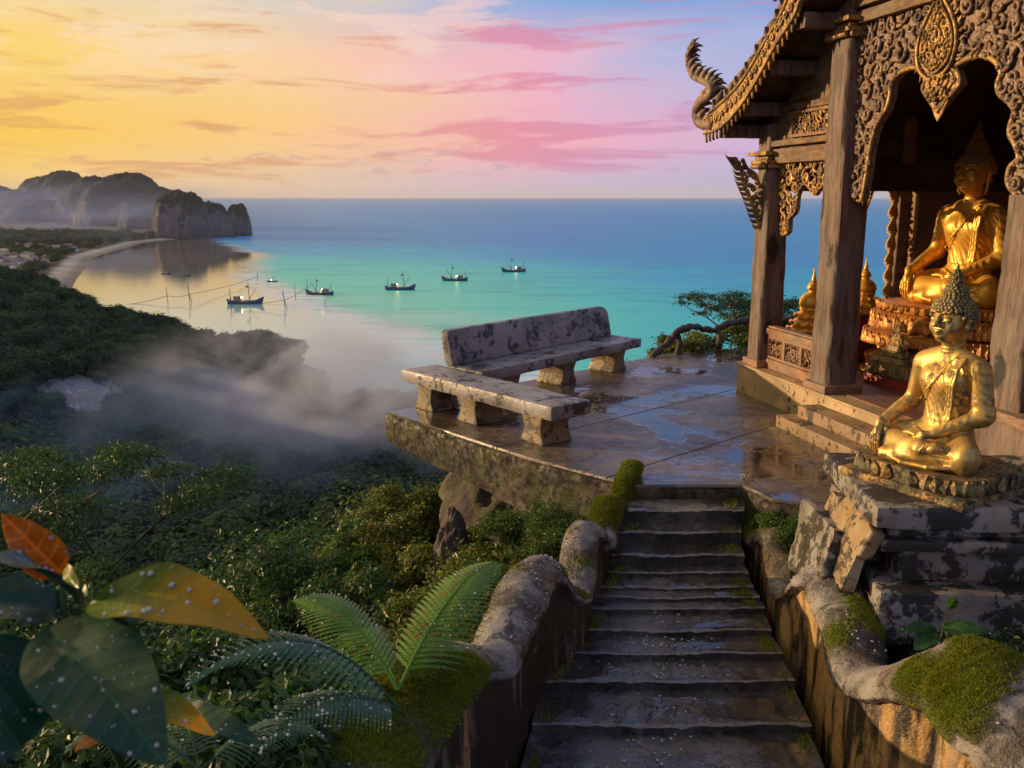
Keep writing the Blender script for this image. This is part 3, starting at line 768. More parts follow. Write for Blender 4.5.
# body of the slab under the paving: thick, rough edge beam
c0 = sum(poly, Vector()) / len(poly)
mb = MB(); n = len(poly)
pin = [p_ + (c0 - p_).normalized() * .25 for p_ in poly]
deps = [.3, .5, .6, .62, .62, .5, .4, .35, .4, .4, .4, .4, .4, .3, .3]
lay = [[p_ + Vector((0, 0, -.024)) for p_ in poly], [p_ + (p_ - c0).normalized() * .03 + Vector((0, 0, -.06)) for p_ in poly],
       [p_ + (p_ - c0).normalized() * .02 + Vector((0, 0, -.06 - d_)) for p_, d_ in zip(poly, deps)], [p_ + Vector((0, 0, -.1 - d_)) for p_, d_ in zip(pin, deps)]]
V = [v for L in lay for v in L]
Fc = [(i_ + a_ * n, (i_ + 1) % n + a_ * n, (i_ + 1) % n + (a_ + 1) * n, i_ + (a_ + 1) * n) for a_ in range(3) for i_ in range(n)]
mb.add(V, Fc + [tuple(range(n - 1, -1, -1)), tuple(range(3 * n, 4 * n))])
smooth_by_angle(mb.build('terrace_slab', M['slabside'], None, smooth=False, sub=.12, rough=.05, seed=2, kind='structure'), 55)
tb = MB()
q = onz(478, 470, -.7); tb.box((q.x, q.y + .25, -2.0), (.3, .34, 2.9), .6)
q2 = ony(610, 380, 12.6); tb.box((1.0, 12.3, -2.2), (.3, .34, 3.2), .6)
tb.build('terrace_support', M['slabside'], None, sub=.2, rough=.02, kind='structure')

# ------------------------------------------------------------------ stairs
nos = [(484, 0.), (510, -.12), (532, -.24), (555, -.36), (572, -.46), (587, -.5), (597, -.53), (608, -.565), (630, -.615), (653, -.67), (681, -.73), (725, -.80), (775, -.87), (835, -.95), (905, -1.03), (990, -1.1)]
xl = lambda y_: np.interp(y_, [484, 564, 587, 608, 630, 653, 681, 725, 800, 990], [632, 616, 603, 594, 584, 568, 549, 538, 520, 480])
xr = lambda y_: np.interp(y_, [484, 530, 564, 587, 608, 630, 653, 681, 725, 800, 990], [742, 736, 740, 748, 760, 766, 777, 790, 806, 830, 880])
stairs = thing('stone_stairs', 'wet dark stone stair with worn steps climbing to the terrace', 'stairs', onz(680, 564, -.46))
sl = stairs.location
for i in range(1, len(nos)):
    y0, z0 = nos[i - 1]; y1, z1 = nos[i]
    bl, br = onz(xl(y0) - 6, y0, z0), onz(xr(y0) + 6, y0, z0)
    fl, fr = onz(xl(y1) - 6, y1, z1), onz(xr(y1) + 6, y1, z1)
    rs = random.Random(i * 7); nx = 26; V = []; Fc = []
    back = .1
    jig = [math.sin(q * .37 + i * 2.3) * .008 + math.sin(q * .9 + i * 1.7) * .003 + rs.uniform(-.005, .005) for q in range(nx + 1)]
    dipz = [-.012 * math.exp(-((q / nx - .45) / .22) ** 2) + rs.uniform(-.003, .003) for q in range(nx + 1)]
    for q in range(nx + 1):
        u = q / nx
        B = bl.lerp(br, u); Fp = fl.lerp(fr, u)
        yb = B.y + back; yf = Fp.y + jig[q]
        zt = z1 + dipz[q]
        chip = .02 if rs.random() < .12 else .007
        V += [(B.x, yb, z1 - .5), (B.x, yb, z1), (B.x * .15 + Fp.x * .85, yf * .85 + yb * .15 + .012, zt + .002), (Fp.x, yf + chip + .012, zt), (Fp.x, yf + .004, zt - chip * .8), (Fp.x, yf + .012, z1 - .03), (Fp.x, yf + .03, z1 - .5)]
    for q in range(nx):
        for e in range(6): Fc.append((q * 7 + e, (q + 1) * 7 + e, (q + 1) * 7 + e + 1, q * 7 + e + 1))
    Fc += [tuple(range(7)), tuple(nx * 7 + 6 - e for e in range(7))]
    V = [Vector(v) - sl for v in V]
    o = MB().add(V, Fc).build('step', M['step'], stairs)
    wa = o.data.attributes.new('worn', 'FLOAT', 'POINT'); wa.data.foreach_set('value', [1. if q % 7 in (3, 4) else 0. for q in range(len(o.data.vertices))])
    smooth_by_angle(o, 40)

# ------------------------------------------------------------------ balustrades
def catmull(pts, m_=10):
    out = []; P_ = [pts[0]] + pts + [pts[-1]]
    for i in range(1, len(P_) - 2):
        for k in range(m_):
            t = k / m_
            out.append([.5 * ((2 * b) + (-a + c_) * t + (2 * a - 5 * b + 4 * c_ - d) * t * t + (-a + 3 * b - 3 * c_ + d) * t ** 3) for a, b, c_, d in zip(P_[i - 1], P_[i], P_[i + 1], P_[i + 2])])
    out.append(list(pts[-1])); return out
def drops_on(P, N, name, parent, seed, n, rmin, rmax, squash=.6):
    r = random.Random(seed); mb = MB()
    for q in r.sample(range(len(P)), min(n, len(P))):
        rd = rmin + (rmax - rmin) * r.random() ** 4
        mb.ball(Vector(P[q]) + Vector(N[q]) * rd * .35, (rd, rd, rd * squash), 8, 5)
    return mb.build(name, M['drop'], parent, smooth=True, kind='stuff')
def balustrade(label, ctrl, side, seed, mossy, wallm):
    """ctrl: (px, py, distance, cap radius); side=+1 when the stair lies towards +x"""
    pts = []
    for px, py, D, rd in ctrl:
        v = ony(px, py, D); pts.append([v.x, v.y, v.z - rd * .6, rd])
    cur = catmull(pts, 20)
    root = thing('balustrade', label, 'balustrade', (cur[len(cur) // 2][0], cur[len(cur) // 2][1], -.9))
    off = root.location; n = len(cur); k = 40
    V = []; mossv = []
    sec = []
    for i, (x, y, z, rd) in enumerate(cur):
        a = Vector(cur[max(i - 1, 0)][:2]); b = Vector(cur[min(i + 1, n - 1)][:2]); tg = (b - a).normalized()
        nr_ = Vector((tg.y, -tg.x))
        if nr_.x * side < 0: nr_ = -nr_                      # towards the stair
        sec.append((x, y, z, rd, nr_))
        for j in range(k):
            th = 2 * math.pi * j / k
            ca, sa = math.cos(th), math.sin(th)
            sc = 1 + .05 * float(fbm(x * 3, y * 3, th, 1.6, 3))
            lip = 1.0 if sa > -.25 else .86
            u = ca * rd * sc * lip * 1.0; h = (sa * rd * .72 if sa > 0 else sa * rd * .42) * sc
            p_ = Vector((x + nr_.x * u, y + nr_.y * u, z + h))
            V.append(p_ - off)
            mo = float(fbm(p_.x, p_.y, seed, 2.3, 2)) * .9 + float(fbm(p_.x, p_.y, p_.z, 9., 3)) * .45 + mossy + (.25 if sa > .3 else -.1)
            mossv.append(max(0, min(1, mo)))
    Fc = [(i * k + j, i * k + (j + 1) % k, (i + 1) * k + (j + 1) % k, (i + 1) * k + j) for i in range(n - 1) for j in range(k)]
    Fc += [tuple(range(k)), tuple((n - 1) * k + k - 1 - j for j in range(k))]
    me = mesh_np('cap', V, Fc, True)
    bm = bmesh.new(); bm.from_mesh(me); bmesh.ops.recalc_face_normals(bm, faces=bm.faces)
    P0 = np.array([v.co for v in bm.verts]); bm.normal_update()
    dd = fbm(P0[:, 0], P0[:, 1], P0[:, 2], 7., 5) * .02 - .012 * np.clip(fbm(P0[:, 0], P0[:, 1], P0[:, 2] + 5, 17., 3), 0, 1)
    for v, d_, mo in zip(bm.verts, dd, mossv): v.co += v.normal * (float(d_) + mo * .012)
    bm.to_mesh(me); bm.free()
    at = me.attributes.new('moss', 'FLOAT', 'POINT'); at.data.foreach_set('value', mossv)
    link('cap', me, M['cap'], root)
    # wall under the cap
    V = []; rows = 16; mv = []
    for (x, y, z, rd, nr_) in sec:
        for sgn in (1, -1):
            for q in range(rows):
                f_ = q / (rows - 1); zz = z - .02 + (-1.9 - z) * f_
                wd = rd * .62 * sgn + .012 * float(fbm(x * 2, y * 2, zz * 2 + sgn * 3, 2.2, 4)) + .03 * f_ * sgn
                V.append(Vector((x + nr_.x * wd, y + nr_.y * wd, zz)) - off)
                mv.append(max(0, .6 - f_ * 9) * (.5 + mossy) + .22 * float(fbm(x, y, zz, 3., 3)))
    w_ = rows * 2; Fc = []
    for i in range(n - 1):
        for q in range(rows - 1):
            a = i * w_ + q; Fc.append((a, a + w_, a + w_ + 1, a + 1))
            a = i * w_ + rows + q; Fc.append((a + 1, a + w_ + 1, a + w_, a))
    for e in (0, n - 1):
        loop = [e * w_ + q for q in range(rows)] + [e * w_ + rows + q for q in range(rows - 1, -1, -1)]
        Fc.append(tuple(loop))
    me2 = mesh_np('wall', V, Fc, True)
    bm = bmesh.new(); bm.from_mesh(me2); bmesh.ops.recalc_face_normals(bm, faces=bm.faces); bm.to_mesh(me2); bm.free()
    at = me2.attributes.new('moss', 'FLOAT', 'POINT'); at.data.foreach_set('value', [max(0., min(1., v)) for v in mv])
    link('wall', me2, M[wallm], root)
    # moss cushions: short blades, only where the moss mask is high
    vs_ = np.array([v.co[:] for v in me.vertices]); ns_ = np.array([v.normal[:] for v in me.vertices]); mo = np.array(mossv)
    fac = np.array([p_.vertices[:] for p_ in me.polygons if len(p_.vertices) == 4]); r = rng(seed)
    wgt = np.clip(mo[fac].mean(1) - .42, 0, 1) * np.clip(ns_[fac].mean(1)[:, 2] + .35, 0, 1)
    e1 = vs_[fac[:, 1]] - vs_[fac[:, 0]]; e2 = vs_[fac[:, 3]] - vs_[fac[:, 0]]; wgt = wgt * np.linalg.norm(np.cross(e1, e2), axis=1)
    nb = 60000; idx = r.choice(len(fac), nb, p=wgt / wgt.sum()); ua = r.uniform(0, 1, nb); ub = r.uniform(0, 1, nb); u = np.stack([(1 - ua) * (1 - ub), ua * (1 - ub), ua * ub, (1 - ua) * ub], 1)
    Pm = (vs_[fac[idx]] * u[:, :, None]).sum(1); Nm = unit(ns_[fac[idx]].mean(1))
    tdir = unit(Nm * 1. + r.normal(size=(nb, 3)) * .55); fn_ = unit(np.cross(tdir, r.normal(size=(nb, 3))))
    bb = np.cross(tdir, fn_); s_ = r.uniform(.008, .022, (nb, 1))
    Vb = np.stack([Pm - bb * s_ * .16, Pm + bb * s_ * .16, Pm + tdir * s_], 1).reshape(-1, 3)
    link('moss', mesh_np('moss', Vb, np.arange(nb * 3).reshape(-1, 3), False), M['mossblade'], root, kind='stuff')
    top = [q for q in range(len(vs_)) if ns_[q][2] > .45 and mo[q] < .5 and float(fbm(vs_[q][0], vs_[q][1], seed, 4., 2)) > 0]
    drops_on(vs_[top] if len(top) else vs_, ns_[top] if len(top) else ns_, 'water_droplets', root, seed, 420, .002, .012)
    return root
LEFT = [(634, 462, 8.5, .09), (629, 468, 8.3, .11), (618, 503, 8.0, .12), (609, 499, 7.75, .12), (600, 536, 7.3, .13), (590, 524, 7.05, .14), (582, 530, 6.9, .145), (573, 585, 6.45, .15), (549, 562, 6.25, .17), (535, 563, 6.1, .18),
        (512, 604, 5.65, .18), (492, 646, 5.2, .18), (462, 648, 4.95, .21), (430, 660, 4.65, .26), (400, 688, 4.4, .28), (368, 740, 4.05, .29), (335, 800, 3.7, .29), (280, 900, 3.3, .29)]
RIGHT = [(744, 476, 8.45, .09), (749, 484, 8.25, .11), (756, 530, 7.75, .12), (768, 530, 7.5, .13), (778, 534, 7.35, .14), (791, 584, 6.7, .15), (815, 568, 6.4, .18), (832, 572, 6.2, .19), (850, 615, 5.7, .19), (872, 668, 5.2, .2),
         (925, 655, 4.85, .28), (968, 652, 4.7, .33), (1015, 686, 4.4, .37), (1085, 750, 4.0, .38), (1150, 830, 3.6, .38)]
balustrade('mossy wavy balustrade left of the stair, beside the ferns', LEFT, 1, 3, .14, 'railwall_shade')
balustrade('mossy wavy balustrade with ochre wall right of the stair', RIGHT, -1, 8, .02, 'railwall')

# ------------------------------------------------------------------ benches
def bench_leg(mb, c, rz, w_, d_, h, fn=None):
    V = []; prof = [(0, 1.0), (.1, .98), (.35, .78), (.6, .72), (.85, .86), (1, 1.)]
    m_ = Matrix.Rotation(rz, 3, 'Z')
    for z, s_ in prof:
        for sx_, sy_ in ((-1, -1), (1, -1), (1, 1), (-1, 1)): V.append(m_ @ Vector((sx_ * w_ / 2 * s_, sy_ * d_ / 2 * (.85 + .15 * s_), z * h)) + Vector(c))
    Fc = [(3, 2, 1, 0), tuple(len(V) - 4 + q for q in range(4))]
    for a in range(len(prof) - 1):
        for q in range(4): Fc.append((a * 4 + q, a * 4 + (q + 1) % 4, (a + 1) * 4 + (q + 1) % 4, (a + 1) * 4 + q))
    mb.add(V, Fc)
b2 = thing('concrete_bench', 'long backless cement bench with three flared legs at the terrace corner', 'bench', (-.27, 10.5, 0), math.atan2(-.77, .63))
mb = MB().box((0, 0, .385), (2.78, .56, .15)); smooth_by_angle(mb.build('seat', M['bench'], b2, bevel=.025, sub=.09, rough=.012, seed=4), 50)
for x_ in (-1.0, -.12, 1.0):
    mb = MB(); bench_leg(mb, (x_, 0, 0.0), 0, .36, .42, .312); smooth_by_angle(mb.build('leg', M['benchleg'], b2, bevel=.02, sub=.08, rough=.012, seed=x_), 50)
b1 = thing('concrete_bench', 'long cement bench with a lichen spotted backrest facing the temple', 'bench', (.62, 12.9, 0), math.atan2(.77, .64))
mb = MB().box((-.1, 0, .385), (3.6, .62, .14)); smooth_by_angle(mb.build('seat', M['bench'], b1, bevel=.025, sub=.09, rough=.012, seed=9), 50)
# rounded back slab: outline extruded, leaning back a little
prof = [(-1.88, .462)]
prof += [(-1.88, .83)] + [(-1.88 + .09 * (1 - math.cos(a)), .83 + .07 * math.sin(a)) for a in (.5, 1., 1.57)]
prof += [(1.5 - .0, .9)] + [(1.52 + .14 * math.sin(a), .74 + .16 * math.cos(a)) for a in (.4, .8, 1.2, 1.57)] + [(1.66, .462)]
mb = MB().prism(prof, lambda u, v, w_: Vector((u, .2 + w_ + (v - .46) * .22, v)), 0, .12)
smooth_by_angle(mb.build('backrest', M['bench'], b1, bevel=.02, sub=.1, rough=.012, seed=6), 50)
for x_ in (-1.2, 0., 1.25):
    mb = MB(); bench_leg(mb, (x_, 0, 0.0), 0, .36, .44, .317); smooth_by_angle(mb.build('leg', M['benchleg'], b1, bevel=.02, sub=.08, rough=.012, seed=x_ + 3), 50)

# ------------------------------------------------------------------ temple
temple = thing('temple', 'weathered wooden temple pavilion with gilded carvings on a plastered plinth', 'temple', P1)
def Q(s, w_, z): return E1 * s + N1 * w_ + Vector((0, 0, z))          # in the temple's own space: s along the front, w outwards
def fac(px, py, w_=0.):
    """pixel of the front plane -> (s, z)"""
    d = ray(px, py); o_ = Vector((0, 0, CH)) - P1; t = (w_ - o_.dot(N1)) / d.dot(N1); p_ = o_ + d * t
    return p_.dot(E1), p_.z
def fac2(px, py, s0=0.):
    """pixel of the far side plane -> (depth inwards, z)"""
    d = ray(px, py); o_ = Vector((0, 0, CH)) - P1; t = (s0 - o_.dot(E1)) / d.dot(E1); p_ = o_ + d * t
    return p_.dot(E2), p_.z
RZ = math.atan2(E1.y, E1.x)
def tbox(mb, s0, s1, w0, w1, z0, z1):
    mb.box(Q((s0 + s1) / 2, (w0 + w1) / 2, (z0 + z1) / 2), (abs(s1 - s0), abs(w1 - w0), abs(z1 - z0)), RZ); return mb
S2, S3 = 1.65, 4.5; DEEP = 4.6; FZ = .38
mb = MB(); tbox(mb, -.35, 6.2, -DEEP, .2, -.05, FZ - .03); smooth_by_angle(mb.build('plinth', M['plinth'], temple, bevel=.02, sub=.25, rough=.015, seed=1), 50)
mb = MB(); tbox(mb, -.38, 6.22, -DEEP - .02, .235, FZ - .028, FZ + .004)
mb.build('plinth_edge', M['plinth'], temple, bevel=.01)
mb = MB(); tbox(mb, -.25, 6.1, -DEEP + .1, .02, FZ + .005, FZ + .02); mb.build('floor', M['floor'], temple)
for k, (w0, z) in enumerate(((.62, .13), (.42, .255))):
    mb = MB(); tbox(mb, 1.75 - .12 * (1 - k), 4.3, .21, w0 + .05, -.05, z); smooth_by_angle(mb.build('entrance_step', M['tstep'], temple, bevel=.02, sub=.2, rough=.012, seed=k + 3), 50)
mb = MB(); tbox(mb, 4.12, 6.3, -.1, .26, FZ, FZ + .34); smooth_by_angle(mb.build('sill_wall', M['wood'], temple, bevel=.015, sub=.2, rough=.01), 50)
mb = MB(); tbox(mb, 4.05, 6.32, -.14, .3, FZ + .34, FZ + .43); mb.build('sill', M['rail'], temple, bevel=.012)
# posts
def post(s, w_, wd, z0, z1, name='pillar', foot=True, taper=.9, m='wood'):
    mb = MB(); n = 14; V = []; rs = random.Random(int(s * 100))
    for q in range(n + 1):
        f_ = q / n; hw = wd / 2 * (1 - (1 - taper) * f_) * (1 + rs.uniform(-.025, .025)); z = z0 + (z1 - z0) * f_
        ch = hw * .82
        for a, b in ((-hw, -ch), (-ch, -hw), (ch, -hw), (hw, -ch), (hw, ch), (ch, hw), (-ch, hw), (-hw, ch)): V.append(Q(s + a, w_ + b, z))
    Fc = [tuple(range(7, -1, -1)), tuple(n * 8 + q for q in range(8))] + [(q * 8 + e, q * 8 + (e + 1) % 8, (q + 1) * 8 + (e + 1) % 8, (q + 1) * 8 + e) for q in range(n) for e in range(8)]
    mb.add(V, Fc)
    o = mb.build(name, M[m], temple, sub=.12, rough=.012, seed=s)
    smooth_by_angle(o, 45)
    if foot:
        fb = MB(); tbox(fb, s - wd * .62, s + wd * .62, w_ - wd * .62, w_ + wd * .62, z0, z0 + .1); fb.build('base_block', M['rail'], o, bevel=.02, sub=.1, rough=.008)
    return o
post(0, 0, .33, FZ, 3.4); post(S2, 0, .38, FZ, 4.9); post(S3, 0, .4, FZ + .43, 2.55, foot=False); post(S3 + .1, -.3, .3, FZ, 5.2, foot=False)
post(6., 0, .38, FZ, 5.4); post(0, -1.83, .2, FZ, 3.5, m='rail')
post(0, -DEEP + .1, .3, FZ, 3.5); post(6., -DEEP + .1, .3, FZ, 5.2)
# capitals: stacked mouldings
def capital(s, w_, z, wd):
    mb = MB()
    for k, (e, h) in enumerate(((.0, .05), (.05, .05), (.02, .04), (.08, .05))):
        tbox(mb, s - wd / 2 - e, s + wd / 2 + e, w_ - wd / 2 - e, w_ + wd / 2 + e, z + k * .05, z + k * .05 + h - .004)
    for q in range(10):
        for sg in (-1, 1): mb.ball(Q(s + (q / 9 - .5) * wd, w_ + sg * (wd / 2 + .05), z + .02), .03, 6, 4); mb.ball(Q(s + sg * (wd / 2 + .05), w_ + (q / 9 - .5) * wd, z + .02), .03, 6, 4)
    mb.build('capital', M['carve'], temple, bevel=.008)
capital(0, 0, 2.88, .32); capital(S2, 0, 4.16, .36)
# beams along the front and the sides
def beam(s0, s1, w0, w1, z0, z1, m='beam', name='beam'):
    mb = MB(); tbox(mb, s0, s1, w0, w1, z0, z1); smooth_by_angle(mb.build(name, M[m], temple, bevel=.012, sub=.25, rough=.006, seed=s0), 50)
_, zb1 = fac(776, 150); _, zb0 = fac(776, 158)
beam(-.3, S2 - .16, -.09, .1, 2.93, 3.1); beam(.14, S2 - .17, -.07, .13, 3.13, 3.2)
beam(.14, S2 - .17, -.06, .08, 3.53, 3.61)
beam(S2 + .17, 6.2, -.1, .12, 4.28, 4.4); beam(S2 + .17, 6.2, -.06, .16, 4.43, 4.5); beam(S2 + .17, 6.2, -.1, .08, 4.62, 4.78)
mb = MB(); tbox(mb, S2 + .17, 6.2, -.05, .03, 4.4, 4.9); mb.build('lintel_panel', M['beam'], temple)
for (a, b) in ((-DEEP, -.1),):
    mb = MB(); tbox(mb, -.1, .1, a, b, 2.6, 2.95); mb.build('tie_beam', M['redwood'], temple)
    mb = MB(); tbox(mb, S2 - .08, S2 + .08, a, b, 4.2, 4.4); mb.build('tie_beam', M['redwood'], temple)
mb = MB(); tbox(mb, -.04, .04, -DEEP, -.1, 2.95, 3.5); mb.build('upper_wall', M['redwood'], temple)
# gable infill above the p1-p2 beam: its top follows the roof
def roofz(s): return 3.86 + .5 * (s - 0) if s < 3.9 else 3.86 + .5 * 3.9 - .5 * (s - 3.9)
_lo = [fac(680 + a / 2.977, b / 2.977, .65) for a, b in ((110, 385), (345, 50))]
_sl = (_lo[1][1] - _lo[0][1]) / (_lo[1][0] - _lo[0][0])
def roofz_(s): return _lo[0][1] + .06 + _sl * ((s if s < 4 else 8 - s) - _lo[0][0])
R0 = _lo[0][0] - .1; print('ROOF', _lo, _sl)
out = [(-.1, 3.105), (S2, 3.105), (S2, roofz_(S2) - .1), (-.1, roofz_(-.1) - .1)]
mb = MB().prism(out, lambda u, v, w_: Q(u, w_, v), -.04, .03); mb.build('gable_wall', M['beam'], temple)
# framed carved panel
s_a, s_b = .55, 1.45; za, zb = 3.22, 3.52
mb = MB()
for (a, b, c_, d) in ((s_a - .05, s_b + .05, za - .0, za + .035), (s_a - .05, s_b + .05, zb - .035, zb), (s_a - .05, s_a, za + .036, zb - .036), (s_b, s_b + .05, za + .036, zb - .036)): tbox(mb, a, b, .032, .085, c_, d)
mb.build('panel_frame', M['rail'], temple, bevel=.006)

# scroll carving: spirals, leaves and beads lying in a plane
def spiral(mb, fn, u, v, r_, sgn, a0, w_, th=.016, turns=1.35, k=4):
    pts = []; rd = []; n = 13
    for q in range(n):
        f_ = q / (n - 1); rr = r_ * (1 - .88 * f_); a = a0 + sgn * f_ * turns * 2 * math.pi
        pts.append(fn(u + math.cos(a) * rr, v + math.sin(a) * rr, w_ + .018 * f_)); rd.append(th * (.55 + .6 * math.sin(math.pi * min(1, .15 + f_))))
    mb.tube(pts, rd, k)
def flame(mb, fn, u, v, L, ang_, w_, wd=.35, curl=.4, th=.02):
    """a leaf-shaped tongue with a ridge, bent to one side"""
    n = 6; l = []; r2 = []; c2 = []
    for q in range(n + 1):
        f_ = q / n; a = ang_ + curl * f_ ** 1.5
        cu, cvv = u + math.cos(a) * L * f_, v + math.sin(a) * L * f_
        h = wd * L * .5 * math.sin(math.pi * (.12 + .88 * f_) ** .8) if q < n else 0.
        l.append(fn(cu - math.sin(a) * h, cvv + math.cos(a) * h, w_)); r2.append(fn(cu + math.sin(a) * h, cvv - math.cos(a) * h, w_)); c2.append(fn(cu, cvv, w_ + th * (1 - f_ * .6)))
    b2_ = [p_ + (fn(0, 0, -th * 1.2) - fn(0, 0, 0)) for p_ in c2]
    V = l + c2 + r2 + b2_; m_ = n + 1; Fc = []
    for q in range(n):
        Fc += [(q, q + 1, m_ + q + 1, m_ + q), (m_ + q, m_ + q + 1, 2 * m_ + q + 1, 2 * m_ + q), (2 * m_ + q, 2 * m_ + q + 1, 3 * m_ + q + 1, 3 * m_ + q), (3 * m_ + q, 3 * m_ + q + 1, q + 1, q)]
    mb.add(V, Fc)
def inside(poly_, u, v):
    c_ = False; n = len(poly_)
    for a in range(n):
        (x1, y1), (x2, y2) = poly_[a], poly_[a - 1]
        if (y1 > v) != (y2 > v) and u < (x2 - x1) * (v - y1) / (y2 - y1) + x1: c_ = not c_
    return c_
def edge_dist(poly_, u, v):
    d = 9.
    for a in range(len(poly_)):
        x1, y1 = poly_[a - 1]; x2, y2 = poly_[a]; dx, dy_ = x2 - x1, y2 - y1
        t = max(0, min(1, ((u - x1) * dx + (v - y1) * dy_) / (dx * dx + dy_ * dy_ + 1e-12)))
        d = min(d, math.hypot(u - x1 - dx * t, v - y1 - dy_ * t))
    return d
def fill_scrolls(mb, poly_, fn, w_, step, seed, th=.016, leafy=.5):
    r = random.Random(seed); us = [p_[0] for p_ in poly_]; vs_ = [p_[1] for p_ in poly_]; done = []
    for q in range(4200):
        u, v = r.uniform(min(us), max(us)), r.uniform(min(vs_), max(vs_))
        if not inside(poly_, u, v): continue
        ed = edge_dist(poly_, u, v); rad_ = min(step * (r.uniform(.5, .9) if q > 700 else r.uniform(1., 1.7)), ed + step * .2)
        if rad_ < step * .3 or any(math.hypot(u - a, v - b) < (rad_ + c_) * .8 for a, b, c_ in done): continue
        done.append((u, v, rad_)); spiral(mb, fn, u, v, rad_, r.choice((-1, 1)), r.uniform(0, 6.28), w_, th * (.55 + .55 * rad_ / step), r.uniform(.8, 1.6))
        if rad_ > step * .95:
            for e in range(3): flame(mb, fn, u, v, rad_ * 1.25, r.uniform(0, 6.28), w_ + .006, .5, r.uniform(-1.2, 1.2), th * 1.4)
        if r.random() < leafy: flame(mb, fn, u, v, rad_ * 1.5, r.uniform(0, 6.28), w_ - .005, .45, r.uniform(-1, 1), th * 1.3)
        mb.ball(fn(u, v, w_ + .02), th * 1.2, 5, 3)
    return done
def crop1(cx, cy): return 680 + cx / 2.977, cy / 2.977
FN = lambda u, v, w_: Q(u, w_, v)
def edge_tube(mb, pts, w_, th, fn=FN):
    cu = catmull([list(p_) for p_ in pts], 5); mb.tube([fn(a, b, w_) for a, b in cu], th, 6)
# panel carving
mb = MB(); fill_scrolls(mb, [(s_a, za), (s_b, za), (s_b, zb), (s_a, zb)], FN, .045, .07, 5, .012); mb.build('panel_carving', M['carve'], temple, smooth=True)
# the great arch between the second and third post
inner = [fac(*crop1(*c_)) for c_ in ((548, 600), (556, 560), (566, 500), (572, 450), (584, 400), (596, 365), (622, 325), (634, 285), (636, 250), (655, 222), (690, 204), (722, 202), (742, 218), (744, 240), (733, 262), (748, 290), (778, 326),
         (806, 290), (842, 250), (834, 215), (826, 200), (850, 182), (885, 168), (920, 168), (950, 185), (966, 215), (955, 250), (962, 280), (990, 305), (1006, 335), (994, 370), (992, 400), (1008, 430), (1018, 470), (992, 500), (986, 545), (1010, 580), (1022, 610))]
s_l = S2 + .17; s_r = S3 + .75
outer = [(s_r, inner[-1][1] + .02), (s_r, 4.28), (s_l, 4.28), (s_l, inner[0][1])]
inner = [(min(max(a, s_l + .03), s_r - .02), b) for a, b in inner]
arch = inner + outer
mb = MB().prism(arch, FN, -.05, .02); mb.build('arch_panel', M['carvegrey'], temple)
mb = MB(); edge_tube(mb, inner, .03, .026); edge_tube(mb, [(a, b + .07) for a, b in inner[10:15]], .035, .014)
mb.build('arch_moulding', M['carve'], temple, smooth=True)
mb = MB(); fill_scrolls(mb, arch, FN, .035, .1, 7, .019, .8)
for a in range(0, len(inner) - 1):
    (u0, v0), (u1, v1) = inner[a], inner[a + 1]; L = math.hypot(u1 - u0, v1 - v0); k_ = max(1, int(L / .05))
    for q in range(k_):
        f_ = (q + .5) / k_; an = math.atan2(v1 - v0, u1 - u0) + math.pi / 2
        flame(mb, FN, u0 + (u1 - u0) * f_ , v0 + (v1 - v0) * f_, .07, an + .5, .03, .5, .6, .02)
mb.build('arch_carving', M['carvegrey'], temple, smooth=True)
# central medallion and pendant
cu, cv_ = fac(*crop1(785, 130)); mb = MB()
def bodhi(sc): return [(cu + x_ * sc, cv_ + y_ * sc) for x_, y_ in ((0, .42), (.05, .3), (.13, .2), (.2, .08), (.22, -.04), (.18, -.16), (.09, -.23), (0, -.26), (-.09, -.23), (-.18, -.16), (-.22, -.04), (-.2, .08), (-.13, .2), (-.05, .3))]
mb.prism(bodhi(1.25), FN, .02, .05); mb.prism(bodhi(.98), FN, .05, .075)
for sc, th_ in ((1.25, .018), (.98, .016), (.6, .014)): edge_tube(mb, bodhi(sc) + bodhi(sc)[:1], .078, th_)
fill_scrolls(mb, bodhi(.95), FN, .085, .065, 71, .015, .7)
bo = bodhi(1.25)
for q in range(1, len(bo)):
    (u0, v0), (u1, v1) = bo[q - 1], bo[q]
    for e in (.25, .75): flame(mb, FN, u0 + (u1 - u0) * e, v0 + (v1 - v0) * e, .1, math.atan2(v1 - v0, u1 - u0) + math.pi / 2, .05, .5, .3, .02)
mb.build('medallion', M['carve'], temple, smooth=True)
pu, pv = fac(*crop1(785, 262)); mb = MB()
for k in range(4):
    sc = 1 - k * .2
    mb.prism([(pu + x_ * sc, pv + .06 + y_ * sc) for x_, y_ in ((-.1, .1), (-.22, .06), (-.25, -.03), (-.16, -.12), (-.05, -.3), (0, -.36), (.05, -.3), (.16, -.12), (.25, -.03), (.22, .06), (.1, .1))], FN, .02 + k * .018, .04 + k * .018)
for q in range(26): mb.ball(FN(pu + random.Random(q).uniform(-.13, .13), pv + random.Random(q + 50).uniform(-.12, .1), .1), .022, 6, 4)
mb.build('pendant', M['carve'], temple, smooth=False, bevel=.004)
